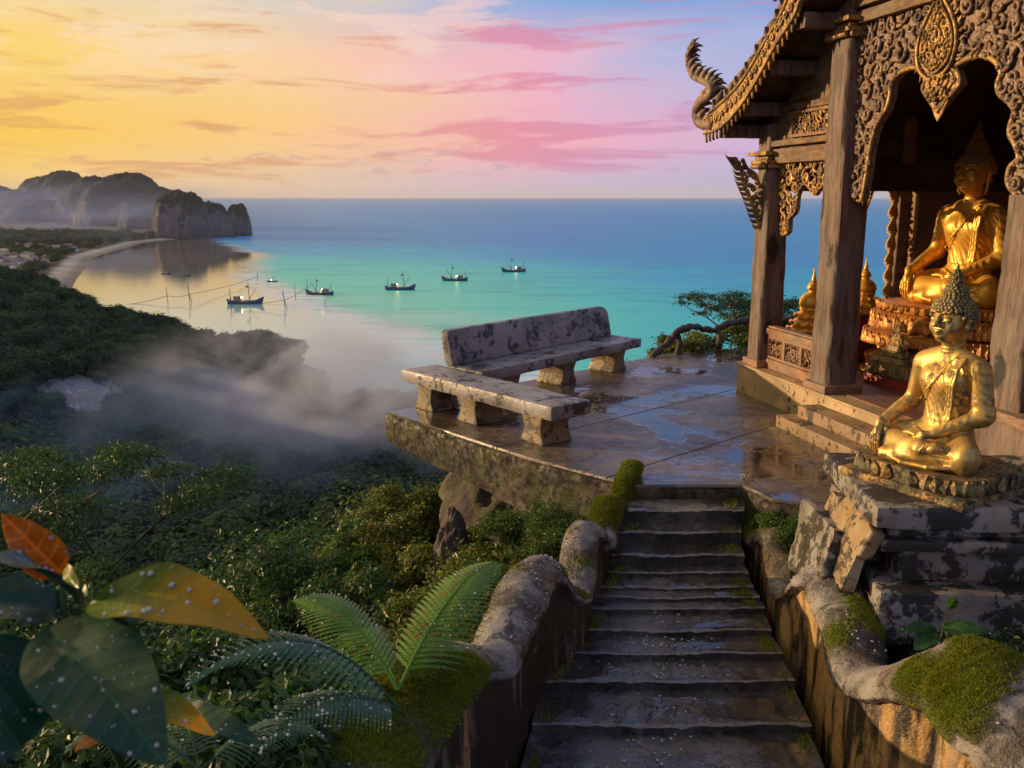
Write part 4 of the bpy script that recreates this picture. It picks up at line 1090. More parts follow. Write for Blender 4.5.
# fretwork under the lower beam between the first and second post
fr = [fac(*crop1(*c_)) for c_ in ((300, 478), (375, 468), (462, 458), (456, 610), (442, 606), (436, 556), (416, 560), (402, 578), (384, 556), (368, 548), (350, 580), (344, 628), (326, 650), (322, 690), (304, 700))]
fr = [(min(max(a, .15), S2 - .18), min(b, 2.93)) for a, b in fr]
mb = MB(); fill_scrolls(mb, fr, FN, 0., .075, 17, .017, .9); edge_tube(mb, fr[3:], 0, .02); edge_tube(mb, fr[3:], -.03, .02)
for a in range(3, len(fr) - 1):
    (u0, v0), (u1, v1) = fr[a], fr[a + 1]; flame(mb, FN, (u0 + u1) / 2, (v0 + v1) / 2, .09, math.atan2(v1 - v0, u1 - u0) - math.pi / 2, 0, .5, .5)
mb.build('fretwork', M['carve'], temple, smooth=True)
# far side: fretwork and the gilded column framing the sea
FN2 = lambda u, v, w_: E2 * u + E1 * w_ + Vector((0, 0, v))
f2 = [fac2(*crop1(*c_)) for c_ in ((560, 490), (690, 490), (690, 768), (640, 768), (632, 700), (652, 640), (640, 590), (616, 560), (604, 548), (580, 560), (566, 590), (556, 620))]
mb = MB(); fill_scrolls(mb, f2, FN2, 0., .07, 27, .017, .9); edge_tube(mb, f2[4:], 0, .02, FN2)
u0, z0 = fac2(*crop1(660, 560))
for q in range(60):
    z = FZ + .45 + q * .036; wv_ = .1 + .05 * abs(math.sin(q * .55)) + (.14 * max(0, 1 - (z - FZ - .4) / .5))
    for s_ in (-1, 1): flame(mb, FN2, u0, z, wv_ * 1.3, math.pi / 2 + s_ * 1.2, .02 * s_, .5, s_ * .7, .03)
    mb.ball(FN2(u0, z, 0), .06, 6, 4)
mb.build('gilded_column', M['goldwarm'], temple, smooth=True)
# eave bracket hanging outside the first post
br = [crop1(*c_) for c_ in ((158, 470), (178, 500), (186, 545), (205, 590), (222, 640), (240, 690), (248, 660), (246, 600), (248, 560), (232, 548), (222, 520), (196, 500), (184, 474))]
FN3 = lambda u, v, w_: E2 * u + E1 * w_ + Vector((0, 0, v))
br = [fac2(a, b, -.02) for a, b in br]
mb = MB(); fill_scrolls(mb, br, FN3, 0., .07, 37, .018, .9); edge_tube(mb, br[:6], 0, .028, FN3); edge_tube(mb, br[6:], 0, .024, FN3)
for a in range(0, 5):
    (u0, v0), (u1, v1) = br[a], br[a + 1]
    for q in range(3): flame(mb, FN3, u0 + (u1 - u0) * q / 3, v0 + (v1 - v0) * q / 3, .13, math.pi * 1.15, 0, .4, -.9)
mb.build('eave_bracket', M['carve'], temple, smooth=True)
# back wall behind the big statue, side walls, ceiling
mb = MB(); tbox(mb, -.12, .05, -DEEP, -2.05, FZ, 3.0); mb.build('back_wall', M['brownplaster'], temple, sub=.3, rough=.01)
mb = MB(); tbox(mb, -.1, .04, -DEEP, -2.05, 3.0, 4.6); mb.build('upper_back_wall', M['redwood'], temple)
mb = MB(); tbox(mb, 0, 6.2, -DEEP - .1, -DEEP + .02, FZ, 5.0); mb.build('side_wall', M['brownplaster'], temple)
mb = MB(); tbox(mb, 6.1, 6.2, -DEEP, -.2, FZ, 5.0); mb.build('end_wall', M['brownplaster'], temple)
mb = MB(); tbox(mb, S2, 6.1, -DEEP, -.12, 4.42, 4.5); mb.build('ceiling', M['redwood'], temple)
# low red ledge along the far side
mb = MB(); tbox(mb, -.2, .18, -1.7, -.2, FZ, .8); mb.build('ledge', M['red'], temple, bevel=.015)
mb = MB(); tbox(mb, -.16, .2, -1.7, -1.12, .803, 1.03); mb.build('ledge_block', M['red'], temple, bevel=.015)
# carved balustrade between the first two posts
mb = MB(); tbox(mb, .16, S2 - .2, -.06, .08, .83, .9); tbox(mb, .16, S2 - .2, -.04, .06, .905, .93); tbox(mb, .16, S2 - .2, -.05, .07, FZ + .01, FZ + .13); tbox(mb, .16, S2 - .2, -.035, .055, FZ + .135, FZ + .17); tbox(mb, .16, S2 - .2, -.035, .055, .77, .825)
for q in range(4):
    s_ = .18 + q * (S2 - .42) / 3; tbox(mb, s_ - .03, s_ + .03, -.035, .055, FZ + .171, .769)
mb.build('rail_frame', M['rail'], temple, bevel=.006)
for q in range(3):
    mb = MB(); a = .22 + q * (S2 - .42) / 3; fill_scrolls(mb, [(a, .56), (a + .32, .56), (a + .32, .765), (a, .765)], FN, 0.01, .055, 60 + q, .014, .6)
    mb.build('rail_carving', M['rail'], temple, smooth=True)
# roof: thin boarded planes over purlins, ridge running away from the front
OV = .62
def roof_plane(s0, s1, z_off, th, name, m, w0=OV, w1=-DEEP - .3):
    pts = [(s0, roofz_(s0) + z_off), (s1, roofz_(s1) + z_off), (s1, roofz_(s1) + z_off + th), (s0, roofz_(s0) + z_off + th)]
    mb = MB().prism(pts, lambda u, v, w_: Q(u, w_, v), w0, w1); return mb.build(name, M[m], temple)
roof_plane(R0, 3.99, 0, .05, 'roof', 'redwood'); roof_plane(4.01, 8.9, 0, .05, 'roof', 'redwood')
mb = MB()
n_t = 26
for q in range(n_t):
    s0 = R0 - .03 + q * (4.0 - R0) / n_t; z0 = roofz_(s0) + .053; s1 = s0 + (4.0 - R0) / n_t + .03; z1 = roofz_(s1) + .053
    mb.prism([(s0, z0), (s1, z1), (s1, z1 + .015), (s0, z0 + .05)], lambda u, v, w_: Q(u, w_, v), OV - .02, -DEEP - .3)
mb.build('roof_tiles', M['redwood'], temple)
for s_ in (R0 + .12, .15, .85, 1.55):
    mb = MB(); z = roofz_(s_) - .085; tbox(mb, s_ - .09, s_ + .09, -1.2 if s_ < .2 else -.02, OV - .03, z - .09, z + .07); smooth_by_angle(mb.build('purlin', M['wood'], temple, bevel=.012, sub=.2, rough=.006), 50)
# bargeboard with its fins
W_B = OV + .03
up = [fac(*crop1(*c_), W_B) for c_ in ((92, 336), (150, 286), (200, 226), (250, 140), (300, 55), (325, 0))]
low = [fac(*crop1(*c_), W_B) for c_ in ((76, 398), (128, 378), (190, 310), (250, 210), (290, 135), (345, 50), (362, 0))]
du = ((up[-1][0] - up[0][0]), (up[-1][1] - up[0][1])); ll = math.hypot(*du); du = (du[0] / ll, du[1] / ll)
ext_u = (up[-1][0] + du[0] * 3, up[-1][1] + du[1] * 3); ext_l = (low[-1][0] + du[0] * 3, low[-1][1] + du[1] * 3)
mb = MB().prism(up + [ext_u, ext_l] + low[::-1], FN, OV - .01, OV + .05); bb_ = mb.build('bargeboard', M['carve'], temple, bevel=.006)
mb = MB()
for a in range(len(low) - 1):
    (u0, v0), (u1, v1) = low[a], low[a + 1]; L = math.hypot(u1 - u0, v1 - v0); k_ = max(2, int(L / .1))
    for q in range(k_):
        f_ = (q + .5) / k_; flame(mb, FN, u0 + (u1 - u0) * f_, v0 + (v1 - v0) * f_ + .04, .16, -math.pi * .62, W_B, .5, .3, .03)
        spiral(mb, FN, u0 + (u1 - u0) * f_ - .02, v0 + (v1 - v0) * f_ + .14, .055, 1, q, OV + .055, .014)
edge_tube(mb, up, OV + .055, .022); edge_tube(mb, low, OV + .055, .018)
mb.build('bargeboard_carving', M['carve'], bb_, smooth=True)
UF = (E2 * .8 + E1 * .6).normalized(); NF = Vector((UF.y, -UF.x, 0))
for a in range(10):
    f_ = (a + .6) / 8.2; i_ = min(int(f_ * 5), 4); g_ = f_ * 5 - i_
    u = up[i_][0] + (up[i_ + 1][0] - up[i_][0]) * g_; v = up[i_][1] + (up[i_ + 1][1] - up[i_][1]) * g_
    o_ = FN(u, v, OV + .02); mb = MB(); flame(mb, lambda p_, q_, w_: o_ + UF * p_ + NF * w_ + Vector((0, 0, q_)), 0, -.04, .25, math.pi * .55, 0, .62, -.35, .035); flame(mb, lambda p_, q_, w_: o_ + UF * p_ + NF * w_ + Vector((0, 0, q_)), 0, -.03, .15, math.pi * .85, .01, .5, -.6, .035)
    mb.build('roof_fin', M['carvegrey'], bb_, smooth=True)
# serpent finial at the eave end
fin = [fac(*crop1(*c_), W_B) for c_ in ((100, 372), (62, 368), (48, 335), (66, 300), (92, 280), (90, 255), (66, 240), (40, 228), (26, 200), (22, 175), (30, 150), (42, 132), (38, 116))]
cu_ = catmull([list(p_) for p_ in fin], 5); n_ = len(cu_)
mb = MB(); mb.tube([FN(a, b, OV + .03) for a, b in cu_], [.006 + .066 * (1 - q / (n_ - 1)) ** .7 for q in range(n_)], 8)
for q in range(3, n_ - 8, 3):
    (u0, v0), (u1, v1) = cu_[q], cu_[q + 1]; an = math.atan2(v1 - v0, u1 - u0)
    rr = .1 * (1 - q / n_) ** .5
    for an_ in (math.pi * .5, math.pi * .25):
        o_ = FN(u0, v0, OV + .03); flame(mb, lambda p_, q_, w_: o_ + UF * p_ + NF * w_ + Vector((0, 0, q_)), 0, 0, .13 + rr * 1.1, an_, 0, .42, -.7, .03)
mb.build('finial', M['carvegrey'], bb_, smooth=True)
# ridge-side carving hint above the first post group (upper tier end)
mb = MB(); fu, fv = fac(*crop1(290, 4), W_B)
for q in range(6): flame(mb, FN, fu + .04 * q, fv + .02 * q, .2, math.pi * (.5 + .1 * q), OV + .05, .5, .4, .04)
mb.build('bargeboard_crest', M['carvegrey'], bb_, smooth=True)

# ------------------------------------------------------------------ seated statue: one smooth body from blended volumes
def surface_nets(D_, org, h):
    nx, ny, nz = D_.shape; Sg = D_ < 0
    occ = np.zeros((nx - 1, ny - 1, nz - 1), dtype=np.int8)
    for a in (0, 1):
        for b in (0, 1):
            for c_ in (0, 1): occ += Sg[a:nx - 1 + a, b:ny - 1 + b, c_:nz - 1 + c_]
    act = (occ > 0) & (occ < 8); idx = -np.ones(act.shape, dtype=np.int64); cells = np.argwhere(act); idx[act] = np.arange(len(cells))
    acc = np.zeros((len(cells), 3)); cnt = np.zeros(len(cells))
    cor = [(a, b, c_) for a in (0, 1) for b in (0, 1) for c_ in (0, 1)]
    val = {q: D_[cells[:, 0] + q[0], cells[:, 1] + q[1], cells[:, 2] + q[2]] for q in cor}
    for q in cor:
        for ax in range(3):
            if q[ax] == 0:
                p_ = list(q); p_[ax] = 1; p_ = tuple(p_); v0, v1 = val[q], val[p_]; cr = (v0 < 0) != (v1 < 0)
                t = np.where(cr, v0 / np.where(abs(v0 - v1) < 1e-12, 1, v0 - v1), 0)
                pt = np.tile(np.array(q, float), (len(cells), 1)); pt[:, ax] += t
                acc += pt * cr[:, None]; cnt += cr
    V = (cells + acc / cnt[:, None]) * h + org
    Fs = []
    for ax in range(3):
        o1, o2 = (ax + 1) % 3, (ax + 2) % 3
        sl0 = [slice(None)] * 3; sl1 = [slice(None)] * 3; sl0[ax] = slice(0, -1); sl1[ax] = slice(1, None)
        cr = Sg[tuple(sl0)] != Sg[tuple(sl1)]; e = np.argwhere(cr)
        e = e[(e[:, o1] > 0) & (e[:, o2] > 0) & (e[:, o1] < D_.shape[o1] - 1) & (e[:, o2] < D_.shape[o2] - 1)]
        ids = []
        for d1, d2 in ((1, 1), (0, 1), (0, 0), (1, 0)):
            q = e.copy(); q[:, o1] -= d1; q[:, o2] -= d2; ids.append(idx[q[:, 0], q[:, 1], q[:, 2]])
        f = np.stack(ids, 1); flip = Sg[e[:, 0], e[:, 1], e[:, 2]]
        f[~flip] = f[~flip][:, ::-1]; Fs.append(f)
    return V, np.concatenate(Fs)
class SDF:
    def __init__(s, lo, hi, h):
        s.h = h; s.lo = np.array(lo); s.ax = [np.arange(a, b, h) for a, b in zip(lo, hi)]; s.D = np.full([len(a) for a in s.ax], .2, dtype=np.float32)
    def _win(s, lo, hi):
        sl = []
        for a, l, u in zip(s.ax, lo, hi): sl.append(slice(max(0, np.searchsorted(a, l)), np.searchsorted(a, u)))
        G = np.meshgrid(*[a[q] for a, q in zip(s.ax, sl)], indexing='ij'); return tuple(sl), G
    def _put(s, sl, d, k, sub=False):
        o = s.D[sl]
        if sub:
            h = np.clip(.5 - .5 * (o + d) / k, 0, 1); s.D[sl] = o * (1 - h) + (-d) * h + k * h * (1 - h)
        else:
            h = np.clip(.5 + .5 * (d - o) / k, 0, 1); s.D[sl] = d * (1 - h) + o * h - k * h * (1 - h)
    def cap(s, a, b, r1, r2, k=.02, sub=False, sq=None):
        a = np.array(a, float); b = np.array(b, float); m_ = max(r1, r2) + k * 2 + .02
        sl, (X, Y, Z) = s._win(np.minimum(a, b) - m_, np.maximum(a, b) + m_)
        d = b - a; L = (d ** 2).sum() + 1e-12; t = np.clip(((X - a[0]) * d[0] + (Y - a[1]) * d[1] + (Z - a[2]) * d[2]) / L, 0, 1)
        dx, dy_, dz = X - a[0] - t * d[0], Y - a[1] - t * d[1], Z - a[2] - t * d[2]
        if sq: dx, dy_, dz = dx / sq[0], dy_ / sq[1], dz / sq[2]
        q = np.sqrt(dx ** 2 + dy_ ** 2 + dz ** 2) - (r1 + (r2 - r1) * t)
        s._put(sl, q * (min(sq) if sq else 1), k, sub)
    def ell(s, c, r, k=.02, sub=False):
        c = np.array(c, float); r = np.array(r, float); m_ = r + k * 2 + .02
        sl, (X, Y, Z) = s._win(c - m_, c + m_)
        x, y, z = (X - c[0]) / r[0], (Y - c[1]) / r[1], (Z - c[2]) / r[2]
        k0 = np.sqrt(x * x + y * y + z * z); k1 = np.sqrt((x / r[0]) ** 2 + (y / r[1]) ** 2 + (z / r[2]) ** 2)
        s._put(sl, k0 * (k0 - 1) / np.maximum(k1, 1e-6), k, sub)
    def chain(s, pts, r, k=.006, sq=None, sub=False):
        for a, b, r1, r2 in zip(pts[:-1], pts[1:], r[:-1], r[1:]): s.cap(a, b, r1, r2, k, sub, sq)
def proportion(V):
    # the head is large for the body, the body narrow
    V = np.array(V, dtype=float); k = np.clip((V[:, 2] - .66) / .09, 0, 1); k = k * k * (3 - 2 * k)
    leg = np.clip((.3 - V[:, 2]) / .15, 0, 1); sx_ = .85 + .27 * k - .1 * leg
    V[:, 0] *= sx_; V[:, 1] = .03 + (V[:, 1] - .03) * (.97 + .15 * k); V[:, 2] = np.where(V[:, 2] > .68, .68 + (V[:, 2] - .68) * (1 + .1 * k), V[:, 2])
    return V
def statue_body():
    g = SDF((-.52, -.42, -.03), (.52, .28, 1.04), .0047)
    g.ell((0, .06, .13), (.21, .17, .13), .03)
    for s_ in (-1, 1):
        g.cap((s_ * .12, .03, .12), (s_ * .37, -.13, .095), .115, .09, .04)
    g.cap((.37, -.13, .08), (-.12, -.25, .05), .085, .05, .03)            # left shin, underneath
    g.cap((-.38, -.13, .09), (.1, -.26, .12), .085, .052, .03)            # right shin, on top
    g.chain([(.1, -.26, .125), (.2, -.24, .135), (.27, -.2, .13)], [.045, .04, .024], .02, (1, 1, .7))
    g.chain([(-.12, -.27, .05), (-.22, -.27, .04), (-.28, -.24, .035)], [.045, .038, .025], .02)
    g.ell((0, -.1, .07), (.3, .2, .075), .04)
    g.ell((0, .055, .28), (.165, .11, .15), .05)
    g.ell((0, .045, .46), (.2, .12, .16), .05); g.cap((.22, .07, .5), (.24, .07, .3), .05, .055, .05); g.cap((-.19, .08, .5), (-.16, .07, .4), .04, .03, .04)
    for s_ in (-1, 1):
        g.ell((s_ * .075, -.035, .49), (.085, .045, .06), .04); g.cap((s_ * .09, .05, .59), (s_ * .2, .05, .56), .066, .072, .04); g.cap((s_ * .05, .05, .64), (s_ * .16, .05, .6), .04, .04, .05)
    g.cap((0, .05, .6), (0, .035, .72), .066, .055, .03)
    for z in (.655, .675): g.chain([(.062 * math.cos(a), .042 - .06 * math.sin(a), z) for a in np.linspace(.1, math.pi - .1, 9)], [.004] * 9, .006)
    # head
    g.ell((0, .03, .845), (.088, .1, .1), .02); g.ell((0, -.012, .795), (.07, .072, .085), .03); g.ell((0, -.045, .742), (.034, .032, .026), .03)
    for s_ in (-1, 1):
        g.ell((s_ * .042, -.045, .79), (.032, .034, .034), .02)
        g.chain([(s_ * .008, -.082, .862), (s_ * .03, -.084, .872), (s_ * .052, -.073, .872), (s_ * .073, -.048, .858)], [.0035, .0045, .0045, .003], .008)
        g.ell((s_ * .035, -.083, .834), (.025, .014, .014), .008, True)
        g.ell((s_ * .035, -.068, .832), (.023, .015, .014), .004)
        g.chain([(s_ * .013, -.084, .829), (s_ * .025, -.0865, .824), (s_ * .045, -.081, .825), (s_ * .06, -.068, .83)], [.002, .003, .003, .002], .003)
        g.chain([(s_ * .09, .03, .85), (s_ * .1, .022, .83), (s_ * .096, .018, .79), (s_ * .09, .018, .74), (s_ * .089, .02, .71)], [.013, .014, .011, .009, .01], .008, (.7, 1.3, 1))
        g.ell((s_ * .014, -.1, .8), (.01, .009, .008), .006)
    g.chain([(0, -.08, .862), (0, -.091, .84), (0, -.106, .812), (0, -.11, .803)], [.007, .009, .012, .011], .008)
    g.chain([(-.03, -.078, .776), (-.012, -.091, .776), (0, -.0915, .774), (.012, -.091, .776), (.03, -.078, .776)], [.003, .006, .006, .006, .003], .004)
    g.chain([(-.022, -.08, .765), (0, -.089, .763), (.022, -.08, .765)], [.004, .008, .004], .005)
    g.ell((0, -.073, .74), (.018, .016, .014), .012)
    # right arm reaching down over the knee (the figure faces -y, its right is -x)
    g.cap((-.215, .05, .55), (-.285, .06, .33), .072, .056, .03); g.cap((-.285, .06, .33), (-.33, -.15, .22), .053, .034, .025)
    g.chain([(-.33, -.15, .22), (-.335, -.2, .195), (-.34, -.23, .15)], [.03, .036, .03], .015, (1, 1, 1))
    for j, (dx, L) in enumerate(((-.03, .085), (-.01, .1), (.01, .105), (.03, .092))):
        g.chain([(-.34 + dx * .8, -.225, .165), (-.34 + dx * 1.1, -.252, .13), (-.34 + dx * 1.15, -.257, .13 - L * .5), (-.34 + dx * 1.15, -.25, .13 - L)], [.013, .0125, .011, .008], .003)
    g.chain([(-.30, -.17, .2), (-.285, -.205, .17), (-.285, -.222, .14)], [.014, .012, .009], .004)
    # left arm, hand palm-up in the lap
    g.cap((.215, .05, .55), (.285, .05, .31), .075, .065, .03); g.cap((.285, .05, .31), (.12, -.17, .2), .06, .034, .025)
    g.chain([(.12, -.17, .2), (.07, -.2, .19), (.02, -.21, .185)], [.028, .04, .036], .015, (1, 1, .5))
    for j, (dy_, L) in enumerate(((-.035, .085), (-.012, .1), (.012, .095), (.034, .075))):
        g.chain([(.02, -.205 + dy_, .186), (-.035, -.207 + dy_, .193), (-.02 - L * .75, -.207 + dy_, .187)], [.0125, .0115, .008], .003)
    g.chain([(.07, -.225, .2), (.03, -.235, .225), (-.01, -.225, .23)], [.013, .011, .008], .004)
    # robe: hem across the chest, folded strip down from the left shoulder, edges at wrist, waist and shins
    hem = [(.1, .0, .645), (.075, -.065, .6), (.02, -.085, .52), (-.06, -.088, .43), (-.13, -.055, .36), (-.165, .03, .33)]
    g.chain(hem, [.004] * 6, .012)
    for q, o_ in enumerate((.0, .02, .04)):
        g.chain([(.125 + o_, -.02, .63), (.12 + o_, -.077, .57), (.11 + o_, -.09, .48), (.095 + o_, -.07, .36), (.085 + o_, -.07, .28), (.08 + o_, -.12, .2)], [.011, .011, .011, .011, .011, .009], .006)
    for z_, r_ in ((.25, .145), (.235, .15)): g.chain([(r_ * math.cos(a), .05 - .112 * math.sin(a), z_) for a in np.linspace(-.2, math.pi + .2, 13)], [.005] * 13, .006)
    g.chain([(.36, -.21, .1), (.2, -.26, .1), (.14, -.31, .12), (.17, -.3, .16)], [.006] * 4, .006)
    g.chain([(-.3, -.2, .055), (-.14, -.3, .04), (0, -.33, .03), (.2, -.29, .03), (.36, -.2, .04)], [.012] * 5, .012)
    V, f = surface_nets(g.D, g.lo, g.h)
    # folds of the cloth over torso, left arm and legs
    x, y, z = V.T
    cloth = (z < .3) | ((z < .62) & (x > -.02 - (.62 - z) * .35))
    torso = (z > .24) & (z < .62) & cloth & (abs(x) < .26)
    ph = (x * .9 + (z - .3) * .55 + .5 * (x - .1) ** 2) * 165
    fold = np.where(torso, np.sin(ph + 1.2 * np.sin(z * 30)) * .002, 0)
    legs = (z < .2) & (y < .05)
    fold += np.where(legs, np.sin((np.hypot(x, (y + .05) * 1.6) * 105 + z * 60)) * .0016, 0)
    arm = (x > .2) & (z > .2) & (z < .6)
    fold += np.where(arm, np.sin((z + x * .6) * 130) * .0026, 0)
    c_ = np.array([0, .04, 0]); N = V - c_; N[:, 2] = 0; N = unit(N)
    return proportion(V + N * fold[:, None]), f
BV, BF = statue_body()
def statue_hair(fine, seed=0):
    """rows of curls over the skull and the raised crown, tapering into a flame"""
    mb = MB(); r = random.Random(seed)
    rows = []
    for q in range(9 if not fine else 12):
        f_ = q / (8 if not fine else 11); ph = math.pi * (.56 - .42 * f_)            # skull, from the brow upwards
        rows.append((.098 * math.sin(ph) + .006, .11 * math.sin(ph) + .004, .846 + .105 * math.cos(ph), .014 if not fine else .0105))
    z = rows[-1][2]
    for k in range(6 if not fine else 8):
        f_ = k / (5 if not fine else 7); rr = .058 * (1 - f_ ** 1.8 * .6); rows.append((rr, rr, z + .006 + k * (.0145 if not fine else .0115), .0125 if not fine else .01))
    z = rows[-1][2]; n_sp = 8
    for k in range(n_sp):
        f_ = k / (n_sp - 1); rr = .024 * (1 - f_) + .002; rows.append((rr, rr, z + .01 + k * .0115, .009 * (1 - .5 * f_)))
    for (a, b, zz, cr) in rows:
        n = max(3, int(2 * math.pi * max(a, b) / (cr * 1.55)))
        for q in range(n):
            th = 2 * math.pi * (q + r.random() * .3) / n
            x_, y_ = a * math.cos(th), .03 + b * math.sin(th)
            if zz < .875 and y_ < -.02: continue
            if zz < .83 and abs(x_) > .085 and y_ < .05: continue
            s_ = cr * r.uniform(.85, 1.15); mb.ball((x_, y_, zz + r.uniform(-.002, .002)), (s_, s_, s_ * 1.05), 6, 4)
    mb.ball((0, .034, .862), (.091, .102, .088), 20, 12)
    mb.lathe([(.053, .93), (.054, .95), (.042, .985), (.026, 1.015), (.014, 1.045), (.007, 1.08), (.0015, 1.115)], (0, .03, 0), 14)
    # lower back of the head
    for q in range(40):
        th = r.uniform(.15, math.pi - .15); zz = r.uniform(.77, .83); mb.ball((.088 * math.cos(th), .03 + .098 * math.sin(th), zz), .012, 6, 4)
    mb.V = [tuple(v) for v in proportion(mb.V)]
    return mb.mesh('hair', True)
def statue(label, loc, rz, height_, bodym, hairm, fine):
    sc = height_ / 1.17
    t_ = thing('buddha_statue', label, 'statue', loc, rz, None, sc)
    link('body', mesh_np('body', BV - np.array([0, 0, .0]), BF, True), bodym, t_)
    link('hair', statue_hair(fine, 3 if fine else 1), hairm, t_)
    return t_
def facing(deg): return R(deg) + math.pi / 2      # -y of the model turned to the compass angle deg
statue('small golden seated statue with dark curled hair on the broken stone pedestal', (2.9, 6.22, .775), facing(-152), 1.34, M['gold'], M['hair'], False)
statue('large golden seated statue inside the temple pavilion', (5.16, 10.85, 1.34), facing(-148), 2.02, M['goldwarm'], M['hairbrown'], True)

# ------------------------------------------------------------------ near pedestal
ped = thing('stone_pedestal', 'broken stained stone pedestal under the small golden statue', 'pedestal', (3.1, 6.2, -.2))
PRZ = R(-4)
def pslab(name, x0, x1, y0, y1, z0, z1, m, rough=.02, seed=1, tilt=None, bevel=.02):
    mb = MB(); c_ = Vector(((x0 + x1) / 2, (y0 + y1) / 2, (z0 + z1) / 2)) - Vector((3.1, 6.2, -.2))
    Mx = Matrix.Rotation(PRZ, 4, 'Z')
    if tilt: Mx = Mx @ Matrix.Rotation(tilt[0], 4, 'Y') @ Matrix.Rotation(tilt[1], 4, 'X')
    mb.box(c_, (x1 - x0, y1 - y0, z1 - z0), M=Mx); o = mb.build(name, m, ped, bevel=bevel, sub=.1, rough=rough, seed=seed); return smooth_by_angle(o, 45)
pslab('top_slab', 2.34, 4.0, 5.62, 6.95, .47, .62, M['pedestal'], .025, 1)
pslab('moulding', 2.46, 4.0, 5.72, 6.85, .39, .468, M['pedestal'], .02, 2)
pslab('neck', 2.4, 4.05, 5.66, 6.92, .3, .388, M['pedestal'], .03, 3)
pslab('shaft', 2.56, 3.9, 5.8, 6.75, .06, .298, M['pedestal'], .035, 4)
pslab('foot', 2.4, 4.05, 5.6, 6.95, -.3, .058, M['pedestal'], .04, 5)
pslab('broken_facing', 2.26, 2.36, 5.85, 6.7, -.02, .40, M['chip'], .06, 6, (.28, .05))
pslab('broken_facing', 2.16, 2.3, 6.1, 6.95, -.25, .28, M['pedestal'], .06, 7, (.2, -.08))
pslab('loose_slab', 2.3, 2.4, 5.72, 6.4, .3, .5, M['chip'], .04, 8, (.35, .2))
pslab('rubble', 3.55, 3.95, 5.3, 5.6, -.25, .3, M['pedestal'], .05, 9, (.2, .3))
base = thing('gilt_base_block', 'carved gilt and mossy base block beneath the small golden statue', 'base', (2.93, 6.24, .605), facing(-150))
mb = MB(); mb.box((0, -.02, .035), (.98, .84, .07)); o = mb.build('lower_tier', M['goldmoss'], base, bevel=.015, sub=.08, rough=.015, seed=3); smooth_by_angle(o, 45)
mb = MB()
V = []
for q in range(40):
    a = 2 * math.pi * q / 40; ca, sa = math.cos(a), math.sin(a); V.append((.46 * math.copysign(abs(ca) ** .6, ca), .38 * math.copysign(abs(sa) ** .6, sa) - .03))
mb.prism(V, lambda u, v, w_: Vector((u, v, w_)), .071, .168); 
for q in range(38):
    a = 2 * math.pi * q / 38; ca, sa = math.cos(a), math.sin(a); u, v = .46 * math.copysign(abs(ca) ** .6, ca), .38 * math.copysign(abs(sa) ** .6, sa) - .03
    o_ = Vector((u * .99, v * .99 - .0, .075)); ra = Vector((ca, sa, 0)); ta = Vector((-sa, ca, 0)); flame(mb, lambda p_, q_, w_: o_ + ta * p_ + ra * (w_ + .02) + Vector((0, 0, q_)), 0, 0, .095, math.pi / 2, 0, .95, (q % 2 - .5) * .3, .03)
smooth_by_angle(mb.build('upper_tier', M['goldmoss'], base, sub=.08, rough=.008, seed=8), 45)

# ------------------------------------------------------------------ big pedestal, side carving, golden spires
bp = thing('gilded_pedestal', 'tiered red and gold pedestal under the large golden statue', 'pedestal', (5.16, 10.85, FZ + .02), facing(-148), None, 1.08)
tiers = [(.92, .0, .1, 'goldbase'), (.84, .1, .16, 'red'), (.88, .16, .27, 'goldbase'), (.76, .27, .38, 'goldbase'), (.8, .38, .41, 'red'), (.93, .41, .55, 'goldbase'), (.78, .55, .58, 'red'), (.86, .58, .75, 'goldbase'), (.8, .75, .86, 'goldbase')]
for k, (rr, z0, z1, m_) in enumerate(tiers):
    pw = .72; nn = 64; V = []; Fc = []; lv = ((0, .95), (.2, 1.), (.75, 1.01 if m_ == 'goldbase' else 1.), (1, .94))
    for f_, sc in lv:
        for q in range(nn):
            a = 2 * math.pi * q / nn; ca, sa = math.cos(a), math.sin(a); V.append((rr * sc * math.copysign(abs(ca) ** pw, ca), rr * .78 * sc * math.copysign(abs(sa) ** pw, sa), z0 + (z1 - z0 - .003) * f_))
    for e in range(3):
        for q in range(nn): Fc.append((e * nn + q, e * nn + (q + 1) % nn, (e + 1) * nn + (q + 1) % nn, (e + 1) * nn + q))
    Fc += [tuple(range(nn - 1, -1, -1)), tuple(3 * nn + q for q in range(nn))]
    mb = MB().add(V, Fc)
    if m_ == 'goldbase':
        np_ = 72
        for q in range(np_):
            a = 2 * math.pi * (q + .5) / np_; ca, sa = math.cos(a), math.sin(a)
            o_ = Vector((rr * math.copysign(abs(ca) ** pw, ca), rr * .78 * math.copysign(abs(sa) ** pw, sa), z0)); ra = Vector((ca, sa, 0)); ta = Vector((-sa, ca, 0)); hh = z1 - z0
            flame(mb, lambda p_, q_, w_: o_ + ta * p_ + ra * (w_ + .012) + Vector((0, 0, q_)), 0, 0 if k % 2 else hh * .95, hh * (.9 if q % 2 else .65), math.pi / 2 if k % 2 else -math.pi / 2, 0, .7, 0, .028)
            mb.ball(o_ + ra * .012 + Vector((0, 0, hh * (.95 if k % 2 else .05))), .012, 5, 3)
    smooth_by_angle(mb.build('tier', M[m_], bp), 50)
sc_ = thing('carved_altar_piece', 'small dark carved altar peak leaning before the gilded pedestal', 'altar ornament', onz(893, 388, FZ + .02) + Vector((.06, .1, 0)), facing(-158))
mb = MB().box((.15, 0, .06), (.95, .34, .12)); mb.build('plinth', M['red'], sc_, bevel=.01)
mb = MB().box((.15, 0, .2), (.9, .3, .15))
for q in range(14): flame(mb, lambda u, v, w_: Vector((u, -.15 - w_, v)), -.27 + q * .065, .14, .12, math.pi / 2, .0, .5, 0)
